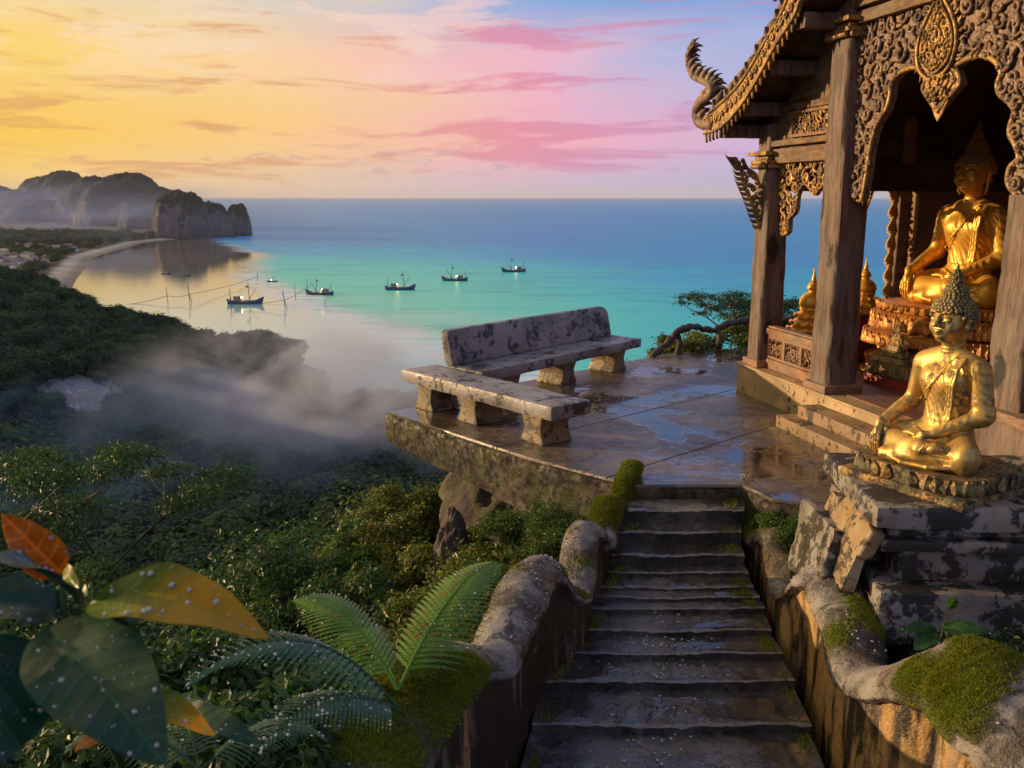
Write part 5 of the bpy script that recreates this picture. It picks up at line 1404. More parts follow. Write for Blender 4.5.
mb.build('base', M['darkcarve'], sc_, bevel=.004)
mb = MB()
for k in range(7):
    f_ = k / 6; wd = .25 * (1 - f_) ** 2.1 + .02; mb.box((-.02 + .02 * k * 0, 0, .31 + k * .065), (wd * 2, wd * 1., .06), 0, None, .8)
    for s_ in (-1, 1): flame(mb, lambda u, v, w_: Vector((u, w_ - .02, v)), -.02 + s_ * wd * .9, .29 + k * .065, .1, math.pi / 2 + s_ * -.5, 0, .5, s_ * .5)
mb.build('peak', M['darkcarve'], sc_, bevel=.004)
prof = [(.3, 0), (.32, .03), (.3, .06), (.25, .08), (.28, .11), (.26, .15), (.2, .18), (.225, .21), (.21, .25), (.15, .28), (.17, .31), (.165, .34), (.18, .39), (.17, .45), (.13, .51), (.08, .54), (.055, .555), (.08, .575), (.09, .6), (.075, .64), (.045, .68), (.03, .71), (.034, .73), (.02, .76), (.012, .82), (.003, .9)]
def spire(label, u, z, h):
    t_ = thing('golden_spire', label, 'stupa', P1 + E2 * u + E1 * .02 + Vector((0, 0, z)), .3, 'golden spires on the temple ledge', h / .9)
    m1 = MB().lathe([p_ for p_ in prof if p_[1] <= .34], sq=12)
    for q in range(12):
        a = 2 * math.pi * (q + .5) / 12
        for rr, zz in ((.31, .045), (.27, .13), (.215, .23)): m1.ball((rr * math.cos(a), rr * math.sin(a), zz), .034, 6, 4)
    m1.build('tiers', M['goldwarm'], t_, smooth=False)
    MB().lathe([p_ for p_ in prof if .34 <= p_[1] <= .68], k=20).build('bell', M['goldwarm'], t_, smooth=True)
    MB().lathe([p_ for p_ in prof if p_[1] >= .68], k=14).build('tip', M['goldwarm'], t_, smooth=True)
    return t_
u1, _ = fac2(812, 300); u2, _ = fac2(863, 300)
spire('golden tiered spire on the red ledge between the two front pillars', u1, .803, .86)
spire('golden tiered spire on the raised block, nearer the gilded column', u2, 1.033, .74)

# ------------------------------------------------------------------ gnarled rail at the terrace edge
rail = thing('branch_railing', 'gnarled branch handrail along the back edge of the terrace', 'railing', onz(677, 352, 0))
off = rail.location
rp = [onz(652, 356, .02), ony(668, 342, 15.2), ony(679, 331, 15.3), ony(694, 327, 15.5), ony(712, 330, 15.7), ony(730, 324, 15.9), ony(752, 320, 16.2), ony(770, 322, 16.4), ony(795, 317, 16.6), ony(825, 312, 16.9), ony(860, 305, 17.2), ony(905, 300, 17.5)]
cu_ = catmull([list(p_ - off) for p_ in rp], 6); r = random.Random(3)
MB().tube([Vector(p_) + Vector((0, 0, r.uniform(-.02, .02))) for p_ in cu_], [.055 * r.uniform(.75, 1.25) for _ in cu_], 9).build('handrail', M['bark'], rail, smooth=True)
for px, D in ((678, 15.3), (718, 15.7), (752, 16.2), (800, 16.6), (850, 17.1)):
    top = min(rp, key=lambda p_: abs(p_.y - D)); x_ = ony(px, 340, D).x
    MB().tube([Vector((x_, D, -.1)) - off, Vector((x_ + .03, D, .2)) - off, Vector((x_ - .02, D, .35)) - off, Vector((x_, D, top.z)) - off], [.075, .05, .045, .05], 8).build('post', M['bark'], rail, smooth=True)

# ------------------------------------------------------------------ boats
hullm = m_plain('boat_paint', (.015, .06, .15), .4); trim = m_plain('boat_trim', (.35, .09, .04), .5); cabinm = m_plain('boat_cabin', (.28, .2, .13), .6); white = m_plain('boat_white', (.6, .6, .58), .5)
lampm = m_plain('boat_lamp', (1., .62, .2), .5, emis=130.)
def hull(L, B, Hh):
    n = 16; V = []; k = 7
    for i in range(n + 1):
        f_ = i / n; u = (f_ - .5) * L; wd = B / 2 * (max(0., 1 - abs(2 * f_ - 1) ** 2.6)) ** .8 + .03
        sheer = Hh * (1 + 1.3 * abs(2 * f_ - 1) ** 3 * (1.25 if f_ > .5 else .8)); keel = -.35 * Hh * (1 - abs(2 * f_ - 1) ** 4)
        u2 = u + (sheer - Hh) * (.5 if f_ > .5 else -.3)
        for j in range(k):
            a = j / (k - 1) * math.pi; yy = -math.cos(a) * wd; zz = keel + (sheer - keel) * (1 - math.sin(a) ** .7)
            V.append((u + (u2 - u) * max(0, zz / (sheer + .01)), yy, zz))
    Fc = [(i * k + j, (i + 1) * k + j, (i + 1) * k + j + 1, i * k + j + 1) for i in range(n) for j in range(k - 1)]
    Fc += [(i * k, i * k + k - 1, (i + 1) * k + k - 1, (i + 1) * k) for i in range(n)]
    return MB().add(V, Fc)
def fishing_boat(name, label, loc, rz, group='fishing boats anchored in the bay'):
    t_ = thing(name, label, 'boat', loc, rz, group)
    hull(17, 3.8, 1.5).build('hull', hullm, t_, smooth=True)
    mb = MB()
    for sg in (-1, 1): mb.tube([(-8.0, sg * .5, 2.4), (-5.5, sg * 1.5, 1.75), (0, sg * 1.93, 1.56), (5.5, sg * 1.5, 1.95), (8.6, sg * .3, 3.4)], .13, 5)
    mb.build('gunwale', trim, t_, smooth=True)
    MB().box((-3.6, 0, 2.7), (3.8, 2.4, 2.2), taper=.92).box((-3.5, 0, 3.9), (4.6, 2.9, .18)).build('cabin', cabinm, t_, bevel=.05)
    MB().tube([(2.3, 0, .8), (2.0, 0, 11.5)], [.24, .12], 6).build('mast', M['bark'], t_)
    mb = MB().tube([(2.2, 0, 2.2), (6.2, 0, 8.6)], [.18, .1], 5); mb.tube([(2.05, 0, 9.), (8.4, 0, 3.4)], .035, 4); mb.tube([(2.05, 0, 9.), (-3.6, 0, 4.)], .035, 4); mb.build('rigging', M['bark'], t_)
    MB().tube([(-7., 0, 2.), (-7.3, 0, 8.5)], [.2, .1], 5).build('stern_pole', M['bark'], t_)
    V = [(2.05, 0, 9.3), (2.05, 0, 8.3), (.6, .2, 8.5), (.5, .1, 9.2)]
    MB().prism([(2.0, 9.3), (2.0, 8.4), (.5, 8.6), (.6, 9.3)], lambda u, v, w_: Vector((u, w_ + .15 * math.sin(u * 3), v)), -.015, .015).build('flag', trim, t_)
    MB().box((4.2, 0, 1.7), (1.6, 2.2, .8)).build('crate', white, t_, bevel=.04); MB().box((.2, .3, 1.8), (1.4, 1.4, .9)).build('crate', white, t_, bevel=.04)
    MB().ball((-1.5, 0, 3.5), .28, 8, 6).build('lamp', lampm, t_, smooth=True)
    return t_
def seapt(px, py):
    v = onz(px, py, SEA); return (v.x, v.y, SEA - .1)
bd = [(245, 304, 'nearest fishing boat with tall masts in the yellow shallows by the net stakes', R(8), 1.12), (320, 295, 'fishing boat right of the net stakes, at the edge of the shallows', R(172), 1.0),
      (400, 290, 'fishing boat with a bright lamp, third from the beach', R(5), 1.1), (455, 281, 'blue fishing boat on the turquoise water, fourth from the beach', R(176), 1.05), (514, 272, 'outermost fishing boat, nearest the horizon', R(190), 1.1)]
proto = None
for px, py, lb, rz, s_ in bd:
    if proto is None: proto = fishing_boat('fishing_boat', lb, seapt(px, py), rz); proto.scale = (s_,) * 3
    else: dup(proto, seapt(px, py), rz, s_, lb)
small = dup(proto, seapt(272, 282), R(20), .42, 'small dark skiff beyond the net stakes, in the shallows')
for px, py, lb in ((166, 274, 'tiny rowing boat in the golden shallows, the left one'), (186, 276, 'tiny rowing boat in the golden shallows, the right one')):
    t_ = tag(hull(7, 2.2, .7).build('rowing_boat', hullm, None, smooth=True), lb, 'boat', 'tiny rowing boats in the shallows'); t_.location = seapt(px, py)
# net stakes standing in the shallows, with sagging lines between them
stk = [(168, 288, 302, 'lone left net stake nearest the beach'), (190, 285, 302, 'net stake with a forked top, second from the beach'), (232, 297, 308, 'net stake just left of the nearest fishing boat'), (258, 271, 281, 'short net stake left of the small skiff'), (285, 290, 308, 'leaning net stake pair between two fishing boats'), (308, 278, 292, 'thin net stake beside the second fishing boat'), (296, 284, 300, 'short net stake between the leaning pair and the second boat')]
tops = []
for k, (px, yt, yb, lb) in enumerate(stk):
    b_ = Vector(seapt(px, yb)); d = b_.y; h = (yb - yt) / F_PX * d * 1.03
    t_ = thing('net_stake', 'slender ' + lb, 'stake', b_, 0, 'fishing net stakes in the shallows')
    mb = MB().tube([(0, 0, -1), (-.06 * h, 0, h)], [.22, .12], 5); mb.build('pole', M['bark'], t_)
    if k in (1, 4): MB().tube([(.14 * h, 0, -1), (-.12 * h, 0, h * .9)], [.2, .12], 5).build('brace', M['bark'], t_)
    tops.append(b_ + Vector((0, 0, h * .45)))
def line(a, b, sag, label):
    a, b = Vector(a), Vector(b); pts = [a.lerp(b, q / 12) - Vector((0, 0, sag * math.sin(math.pi * q / 12))) for q in range(13)]
    tag(MB().tube(pts, .13, 4).build('net_line', M['bark'], None), label, 'rope', 'net lines in the shallows')
e_ = Vector(seapt(98, 306)); line(Vector((e_.x, e_.y, SEA + .6)), tops[0], 2, 'net line from the beach to the first stake')
line(tops[0], tops[1], 1, 'net line between the first two stakes'); line(tops[1], tops[3], 1.2, 'net line from the forked stake to the skiff')
line(tops[2], tops[4], 1.2, 'net line passing the nearest fishing boat'); line(tops[4], tops[5], 1., 'net line ending at the second fishing boat')

# the village behind the beach
hw = m_plain('house_wall', (.62, .58, .52), .8); hr_ = m_plain('house_roof', (.3, .25, .22), .7)
hm = MB().box((0, 0, 2), (10, 8, 4)).mesh(); hm2 = MB().prism([(-4.6, 4.02), (4.6, 4.02), (0, 6.5)], lambda u, v, w_: Vector((w_, u, v)), -5.6, 5.6).mesh()
hm.materials.append(hw); hm2.materials.append(hr_)
r = random.Random(12); proto = None
for vx, vy in VILLAGE:
    v = Vector((vx, vy, 0))
    z = float(height(np.array([v.x]), np.array([v.y]))[0]); sc = r.uniform(.6, 1.0)
    if proto is None:
        proto = thing('house', 'small pale house among the trees behind the beach', 'house', (v.x, v.y, z), r.uniform(0, 3), 'houses of the village behind the beach', .7)
        link('wall', hm, None, proto); link('roof', hm2, None, proto)
    else: dup(proto, (v.x, v.y, z), r.uniform(0, 3), sc)

# ------------------------------------------------------------------ rock outcrops
def rock(name, label, loc, size, seed, m='rock'):
    bm = bmesh.new(); bmesh.ops.create_icosphere(bm, subdivisions=5, radius=1.)
    P0 = np.array([v.co[:] for v in bm.verts]); d = .34 * fbm(P0[:, 0] * 1.2 + seed, P0[:, 1] * 1.2, P0[:, 2] * .6, 1.2, 5); d = np.round(d * 7) / 7 * .5 + d * .5
    for v, k_ in zip(bm.verts, d): v.co = Vector((v.co.x * size[0], v.co.y * size[1], v.co.z * size[2])) * (1 + float(k_))
    me = bpy.data.meshes.new(name); bm.to_mesh(me); bm.free(); me.polygons.foreach_set('use_smooth', [True] * len(me.polygons))
    return tag(link(name, me, M[m], None, loc), label, 'rock')
rock('rock_outcrop', 'tall cracked brown rock among the shrubs under the terrace', ony(449, 528, 9.0) + Vector((0, .3, -.5)), (.2, .25, .62), 2)
rock('rock_outcrop', 'mossy rock shelf beneath the terrace corner', ony(520, 470, 9.6) + Vector((.2, .8, -.8)), (1.1, .8, .8), 5)
rock('rock_outcrop', 'reddish boulder in the weeds beside the terrace slab', ony(560, 505, 8.7) + Vector((0, .5, -.3)), (.4, .4, .35), 9)

# ------------------------------------------------------------------ trees and shrubs
def gz(x, y): return float(height(np.array([x]), np.array([y]))[0])
def plant_at(px, py, D, dz=0.):
    v = ony(px, py, D); return Vector((v.x, v.y, v.z + dz))
# behind the terrace
tree('umbrella_tree', 'airy flat topped tree behind the branch railing', 'tree', (6.1, 24, -3.0), 3.8, 1.3, 3, 5, .07, 9500, .36, .34, 'leafblue', .09, .45, .2)
for k, (x, y, z, s_, lb, m_) in enumerate(((2.6, 15.6, -.35, (.8, .5, .55), 'low yellow green shrub at the left end of the branch railing', 'leafyel'), (3.5, 16.4, -.3, (.9, .6, .75), 'green shrub under the middle of the branch railing', 'leafyel'),
        (4.7, 17.2, -.25, (1., .7, .8), 'green shrub behind the branch railing beside the first pillar', 'leafblue'), (6.2, 18.0, -.3, (1., .8, 1.0), 'dense shrub seen between the two front pillars', 'leafblue'), (1.9, 15.2, -.5, (.6, .4, .45), 'short shrub beyond the end of the backed bench', 'leafyel'))):
    bush('shrub', lb, 'shrub', (x, y, z), s_, 30 + k, .07, 5200, m_)
# slope under the terrace, left of the stair
specs = [  # px, py, D, (sizes), material, leaf, n, label
    (432, 500, 11.5, (.75, .6, .7), 'leafyel', .06, 6000, 'yellow green shrub under the terrace corner'),
    (470, 545, 9.4, (.55, .45, .5), 'leafyel', .05, 5000, 'yellowish shrub beside the tall brown rock'),
    (395, 560, 10.5, (.75, .6, .85), 'leafyel', .05, 8000, 'olive shrub with fine leaves below the terrace corner shrub'),
    (515, 525, 8.6, (.5, .4, .38), 'weed', .04, 6000, 'bright green shrub against the terrace slab'),
    (560, 520, 8.1, (.36, .35, .3), 'weed', .032, 6000, 'fine leaved weed clump beside the stair top'),
    (500, 580, 7.4, (.48, .4, .36), 'weed', .035, 6000, 'low weed clump outside the balustrade hump'),
    (545, 545, 7.5, (.3, .3, .26), 'weed', .032, 4500, 'small weed clump between balustrade and slab'),
    (360, 610, 9.0, (.7, .6, .7), 'leafdark', .06, 6000, 'dark shrub behind the upright fern fronds'),
    (290, 600, 10., (.8, .7, .8), 'leafdark', .06, 7000, 'dark glossy shrub left of the fern'),
    (235, 640, 9., (.8, .7, .75), 'leaf', .06, 7000, 'green shrub above the wet fern frond'),
    (480, 640, 5.6, (.32, .3, .3), 'leafyel', .04, 4500, 'small shrub with dry leaves behind the fern'),
    (440, 610, 6.6, (.42, .4, .42), 'leafyel', .04, 5500, 'shrub with reddish leaves between fern and rock'),
    (150, 700, 4.6, (.7, .6, .42), 'leafdark', .07, 5000, 'dark shrub behind the big wet leaves'),
    (250, 735, 3.9, (.55, .5, .3), 'leafdark', .07, 4200, 'dark leafy shrub under the wet fern frond'),
    (340, 700, 4.6, (.4, .4, .32), 'leaf', .05, 4500, 'green shrub at the foot of the ferns'),
    (60, 640, 6.5, (.8, .7, .8), 'leafdark', .07, 5500, 'dark shrub behind the orange leaf'),
    (600, 500, 8.5, (.2, .25, .2), 'weed', .03, 3000, 'tiny weed clump at the top of the left balustrade'),
]
for k, (px, py, D, s_, m_, lf, n, lb) in enumerate(specs):
    v = ony(px, py, D); bush('shrub', lb, 'shrub', (v.x, v.y, v.z - s_[2] * .45), s_, 50 + k, lf, n, m_, 11)
protos = [bush('shrub', 'shrub on the slope under the terrace slab', 'shrub', (-1.2, 9.2, gz(-1.2, 9.2)), (.55, .5, .5), 140, .045, 6500, 'leafyel', 11, 'shrubs covering the slope under the terrace'),
          bush('shrub', 'shrub on the slope under the terrace slab', 'shrub', (-1.8, 10.2, gz(-1.8, 10.2)), (.6, .55, .6), 141, .05, 6500, 'leaf', 11, 'shrubs covering the slope under the terrace'),
          bush('shrub', 'shrub on the slope under the terrace slab', 'shrub', (-.8, 8.2, gz(-.8, 8.2)), (.5, .5, .42), 142, .035, 6500, 'weed', 11, 'shrubs covering the slope under the terrace')]
r_ = random.Random(8)
for q in range(52):
    y_ = 5.2 + 9.5 * (q / 52) + r_.uniform(-.3, .3); e_x = float(np.interp(y_, XS_Y, XS_X)); x_ = e_x - r_.uniform(.5, 3.6 if y_ > 7 else 2.2)
    dup(protos[r_.choice((0, 0, 1, 2))], (x_, y_, gz(x_, y_) - .05), r_.uniform(0, 6.28), r_.uniform(.8, 1.45) * (1 if y_ > 7 else .7))
# trees in the middle distance
tree('broadleaf_tree', 'dense dark tree in the gully below the terrace corner', 'tree', (-3.3, 17, -11.4), 7.0, .62, 3, 21, .13, 22000, .95, .8, 'leafdark', .2, .42, .5)
tree('broadleaf_tree', 'bushy green tree left of the dark gully tree', 'tree', (-4.9, 18.5, -12.2), 6.4, .6, 3, 22, .12, 18000, .95, .8, 'leaf', .2, .42, .5)
tree('broadleaf_tree', 'olive tree close under the terrace slab', 'tree', (-1.6, 15.5, -8.6), 5.4, .62, 3, 25, .1, 16000, .7, .8, 'leafyel', .16, .42, .5)
tree('broadleaf_tree', 'round dark tree lower in the gully, behind the wet fern', 'tree', (-3.7, 13.5, -9.6), 4.9, .66, 3, 26, .1, 16000, .75, .8, 'leafdark', .16, .42, .5)
tree('broadleaf_tree', 'distant rounded tree standing alone in the misty valley', 'tree', (-12, 42, -27), 11, .6, 3, 27, .28, 12000, 1.7, .8, 'leafdark', .3, .42, .5)
tree('umbrella_tree', 'dark umbrella shaped tree above the orange leaf, against the valley', 'tree', (-6.0, 11.6, -6.7), 5.2, .85, 3, 31, .06, 42000, .5, .4, 'leafdark', .08, .5, .16, (-.02, 0), None, .5, (3, 4))
# weeds by the pedestal and terrace edge
for k, (px, py, D, s_, lb) in enumerate(((800, 528, 7.3, (.36, .3, .26), 'bright weed clump between the right balustrade and the pedestal'), (772, 522, 7.6, (.16, .2, .16), 'small weed tuft by the right balustrade top'))):
    v = ony(px, py, D); bush('weed_clump', lb, 'weeds', (v.x, v.y, v.z - s_[2] * .5), s_, 90 + k, .032, 4200, 'weed', 9)
# low ground cover over the slope
r = rng(77); n = 110000; x = r.uniform(-12, 3, n); y = r.uniform(1.5, 17, n); xe = np.interp(y, XS_Y, XS_X); ok = (x < xe + np.where(y > 8.6, .7, -.05)) & (x > xe - 10)
x, y = x[ok], y[ok]; z = height(x, y) + r.uniform(0, .3, len(x)) * (1 + fbm(x, y, 0, 1.3, 3)); P = np.stack([x, y, z], 1); N = unit(r.normal(size=P.shape) * .5 + [0, 0, 1.])
V, f = leaf_quads(P, N, .085, 4, .45); link('ground_cover', mesh_np('ground_cover', V, f, False), M['leaf'], None, kind='stuff')
n = 9000; x = r.uniform(1.9, 5, n); y = r.uniform(3.4, 8.3, n); ok = (x > 2.15) & ~((x > 2.35) & (y > 5.55) & (y < 7)); x, y = x[ok], y[ok]; z = height(x, y) + r.uniform(0, .1, len(x))
P = np.stack([x, y, z], 1); N = unit(r.normal(size=P.shape) * .6 + [0, 0, 1.]); V, f = leaf_quads(P, N, .05, 4, .45)
link('ground_cover', mesh_np('ground_cover', V, f, False), M['leafdark'], None, kind='stuff')

# ------------------------------------------------------------------ ferns
def frond_mesh(L, droop, npairs=30, wid=.36, seed=0, fold=.15):
    """rachis in the x-z plane; pinnae of small toothed leaflets on both sides"""
    r = random.Random(seed); mbr = MB(); V = []; Fc = []; path = []
    for q in range(33):
        f_ = q / 32; path.append(Vector((L * (f_ - .12 * droop * f_ ** 3), 0, L * (.0 + .42 * droop * math.sin(f_ * 2.3) - .42 * droop * f_ ** 2.2))))
    mbr.tube(path, [.006 * (1 - .8 * q / 32) * L / .6 for q in range(33)], 5)
    tops = []
    for k in range(npairs):
        f_ = .1 + .88 * (k + .5) / npairs; idx = f_ * 32; a = int(idx); p_ = path[a].lerp(path[min(a + 1, 32)], idx - a)
        pl = wid * L * (math.sin(math.pi * min(1, f_ * .62 + .22)) ** 1.1) * (1.06 - f_) ** .42
        for s_ in (-1, 1):
            d = Vector((.42 + .25 * f_, s_, -.05)).normalized(); up_ = Vector((0, 0, 1)); m_ = 11; w0 = L / npairs * .5
            perp = Vector((d.y * -s_, d.x * s_, 0)).normalized()
            cen = []
            for j in range(m_ + 1):
                g_ = j / m_; cen.append(p_ + d * pl * g_ + Vector((.1 * pl * g_ * g_, 0, fold * pl * g_ - .45 * pl * g_ * g_ + r.uniform(-.001, .001))))
            for j in range(m_):
                g_ = (j + .5) / m_; wj = w0 * (1 - g_ ** 2.2) * (1. if j % 1 == 0 else .7)
                b0, b1 = cen[j], cen[j + 1]; mid = b0.lerp(b1, .65)
                for e in (-1, 1):
                    tip = mid + perp * e * wj + d * wj * .35 - Vector((0, 0, wj * .18)); n0 = len(V)
                    k0 = b0 + perp * e * wj * .72; V += [b0, b1, tip, k0]; Fc.append((n0, n0 + 1, n0 + 2, n0 + 3) if e * s_ > 0 else (n0, n0 + 3, n0 + 2, n0 + 1))
                if r.random() < .6: tops.append((mid, Vector((0, 0, 1))))
    base_n = mbr.n; mb = mbr; mb.add(V, Fc)
    return mb, tops
def fern(label, base_p, fronds, m_, seed, drops=0):
    t_ = thing('fern', label, 'fern', base_p)
    for k, (tip, droop, wid) in enumerate(fronds):
        d = tip - base_p; L = d.length * 1.02; yaw = math.atan2(d.y, d.x); el_ = math.asin(max(-1, min(1, d.z / d.length)))
        mb, tops = frond_mesh(L, droop, 30, wid, seed + k)
        rot = Matrix.Rotation(yaw, 4, 'Z') @ Matrix.Rotation(-el_, 4, 'Y')
        o = mb.build('frond', M[m_], t_); o.rotation_euler = rot.to_euler()
        if drops:
            rr = random.Random(seed + k); dm = MB()
            for q in rr.sample(range(len(tops)), min(drops, len(tops))):
                rd = .0016 + .0055 * rr.random() ** 4; dm.ball(tops[q][0] + Vector((0, 0, rd * .5)), (rd, rd, rd * .75), 8, 5)
            dm.build('water_droplets', M['drop'], o, smooth=True, kind='stuff')
    return t_
fern('upright green fern behind the near mossy cap, two tall fronds', ony(398, 690, 4.1), [(ony(296, 590, 4.6), .5, .3), (ony(496, 556, 4.9), .35, .3), (ony(350, 640, 4.9), .6, .3), (ony(450, 640, 4.8), .5, .28)], 'fern', 3, 60)
fern('dark wet fern frond covered in droplets, arching below the upright fern', ony(400, 712, 3.0), [(ony(172, 668, 2.75), .75, .26), (ony(250, 742, 2.6), .6, .3)], 'ferndark', 13, 230)
fern('low fern with drooping fronds under the big wet leaves', ony(200, 770, 2.9), [(ony(60, 740, 3.0), .7, .28), (ony(330, 730, 3.2), .6, .3), (ony(170, 700, 3.3), .6, .3)], 'ferndark', 23, 60)

# ------------------------------------------------------------------ big wet leaves in the foreground
def m_bigleaf(name, a, b, edge, tr_=.3):
    m, t = mat(name); p = t.coord('Object'); sx_ = t.node('ShaderNodeSeparateXYZ'); t.l.new(p, sx_.inputs[0])
    ay = t.math('ABSOLUTE', sx_.outputs[1])
    vein = t.math('SINE', t.math('MULTIPLY', t.math('SUBTRACT', sx_.outputs[0], t.math('MULTIPLY', ay, .7)), 230.))
    vm = t.maprange(vein, .9, 1.); mid = t.maprange(ay, .0028, .0008)
    vm = t.math('MAXIMUM', vm, mid)
    c = t.mix(t.maprange(t.noise(p, 14, 6), .35, .65), a + (1,), b + (1,))
    c = t.mix(t.maprange(t.math('ADD', t.math('MULTIPLY', sx_.outputs[0], 4.5), t.noise(p, 9, 5)), .85, 1.35), c, edge + (1,))
    c = t.mix(t.math('MULTIPLY', vm, .35), c, tuple(min(1, k * 2.2 + .02) for k in b) + (1,))
    c = t.mix(t.maprange(t.noise(t.mapping(p, loc=(3, 1, 4)), 60, 3), .7, .74), c, (.1, .05, .015, 1))
    setb(t, col=c, rough=.36, spec=.35, coat=.12, coatr=.15, normal=t.bump(t.math('ADD', vein, t.math('MULTIPLY', t.noise(p, 40, 4), 1.5)), .13, .002))
    tr = t.node('ShaderNodeBsdfTranslucent'); t.put(tr.inputs[0], t.mix(1., c, (1.5, 1.5, .6, 1), 'MULTIPLY')); mx = t.node('ShaderNodeMixShader'); mx.inputs[0].default_value = tr_
    t.l.new(t.b.outputs[0], mx.inputs[1]); t.l.new(tr.outputs[0], mx.inputs[2]); t.l.new(mx.outputs[0], t.n['Material Output'].inputs[0])
    return m
M['bl_dark'] = m_bigleaf('wet_leaf_dark', (.006, .04, .022), (.012, .065, .03), (.012, .05, .02), .1)
M['bl_green'] = m_bigleaf('wet_leaf_green', (.05, .14, .012), (.12, .2, .02), (.6, .36, .015), .5)
M['bl_orange'] = m_bigleaf('wet_leaf_orange', (.3, .1, .01), (.45, .2, .02), (.3, .1, .01))
plantb = ony(55, 640, 1.25)
lp = thing('broadleaf_plant', 'foreground plant with big dripping leaves, one of them orange', 'plant', plantb)
def big_leaf(base_p, tip, width, nrm, m_, seed, drops=30, bend=.15):
    """a leaf surface along base->tip; nrm = rough facing"""
    d = tip - base_p; L = d.length; x_ = d.normalized(); nrm = Vector(nrm); y_ = nrm.cross(x_).normalized(); z_ = x_.cross(y_)
    nu, nv = 26, 10; V = []; pts = []
    for i in range(nu + 1):
        f_ = i / nu; wd = width / 2 * math.sin(math.pi * f_ ** .8) ** .75 * (1 - .15 * f_)
        if i in (0, nu): wd = .001
        for j in range(nv + 1):
            g_ = j / nv * 2 - 1
            zz = L * bend * math.sin(math.pi * f_) + abs(g_) * wd * .32 - .06 * wd * g_ * g_ + .003 * math.sin(f_ * 17 + seed) * abs(g_)
            V.append(Vector((L * f_, g_ * wd, zz)))
    Fc = [(i * (nv + 1) + j, (i + 1) * (nv + 1) + j, (i + 1) * (nv + 1) + j + 1, i * (nv + 1) + j + 1) for i in range(nu) for j in range(nv)]
    V2 = [v - Vector((0, 0, .0012)) for v in V]; n = len(V)
    me = mesh_np('leaf', V + V2, Fc + [tuple(reversed([q + n for q in f_])) for f_ in Fc], True)
    o = link('leaf', me, M[m_], lp, base_p - plantb)
    o.rotation_euler = Matrix((x_, y_, z_)).transposed().to_euler()
    r = random.Random(seed); mb = MB()
    for q in range(drops):
        i = r.randint(3, nu - 2); j = r.randint(1, nv - 1); v = V[i * (nv + 1) + j] + Vector((r.uniform(-.004, .004), r.uniform(-.004, .004), 0)); rd = .001 + .0035 * r.random() ** 3
        mb.ball(v + Vector((0, 0, rd * .4)), (rd, rd * r.uniform(.8, 1.2), rd * .7), 10, 6)
    if drops: mb.build('water_droplets', M['drop'], o, smooth=True, kind='stuff')
    return o
D0 = 1.25
big_leaf(ony(88, 606, 1.22), ony(268, 637, 1.16), .105, (.1, -.45, 1), 'bl_green', 1, 34, .16)
big_leaf(ony(48, 628, 1.2), ony(165, 765, 1.02), .15, (.6, -.8, .45), 'bl_dark', 2, 40, .06)
big_leaf(ony(30, 640, 1.22), ony(-70, 800, 1.0), .15, (.6, -.8, .45), 'bl_dark', 3, 24, .06)
big_leaf(ony(62, 574, 1.3), ony(2, 514, 1.24), .065, (.5, -1, .35), 'bl_orange', 4, 14, .05)
big_leaf(ony(80, 604, 1.25), ony(-40, 560, 1.1), .08, (-.1, -.5, 1), 'bl_dark', 5, 30, .1)
big_leaf(ony(70, 612, 1.28), ony(-60, 612, 1.2), .09, (0, -.5, 1), 'bl_dark', 6, 20, .1)
big_leaf(ony(92, 604, 1.25), ony(62, 560, 1.4), .03, (0, -1, .4), 'bl_green', 7, 6, .05)
big_leaf(ony(120, 690, 1.5), ony(215, 735, 1.45), .06, (0, -.5, 1), 'bl_green', 8, 12, .1)
big_leaf(ony(170, 712, 1.9), ony(262, 745, 1.8), .07, (0, -.5, 1), 'bl_dark', 9, 12, .1)
big_leaf(ony(130, 720, 1.5), ony(75, 752, 1.4), .05, (0, -.8, 1), 'bl_orange', 10, 4, .1)
mb = MB(); mb.tube([ony(150, 900, 1.7) - plantb, ony(120, 760, 1.5) - plantb, ony(80, 680, 1.32) - plantb, ony(66, 622, 1.26) - plantb, ony(60, 575, 1.3) - plantb, ony(40, 540, 1.35) - plantb], [.009, .008, .007, .006, .004, .002], 8)
mb.tube([ony(120, 760, 1.5) - plantb, ony(150, 720, 1.7) - plantb, ony(175, 712, 1.9) - plantb], [.006, .005, .003], 6)
mb.build('stem', M['leafdark'], lp, smooth=True)
# sapling under the pedestal
sv = ony(938, 640, 5.0); lp2 = thing('sapling', 'small broad leaved sapling in the dark below the stone pedestal', 'plant', sv)
plantb, lp = sv, lp2
mb = MB(); mb.tube([Vector((0, 0, -.25)), Vector((.01, 0, -.02)), ony(948, 610, 5.0) - sv], [.008, .006, .003], 6); mb.build('stem', M['bark'], lp2, smooth=True)
M['bl_mid'] = m_bigleaf('sapling_leaf', (.02, .08, .015), (.035, .11, .02), (.03, .09, .02))
for k, (a, b, wd) in enumerate((((940, 628), (995, 634), .1), ((936, 630), (914, 650), .13), ((936, 628), (896, 632), .07), ((948, 610), (956, 598), .06))):
    big_leaf(ony(*a, 5.0), ony(*b, 4.9), wd, (0, -.7, 1), 'bl_mid', 20 + k, 5, .08)

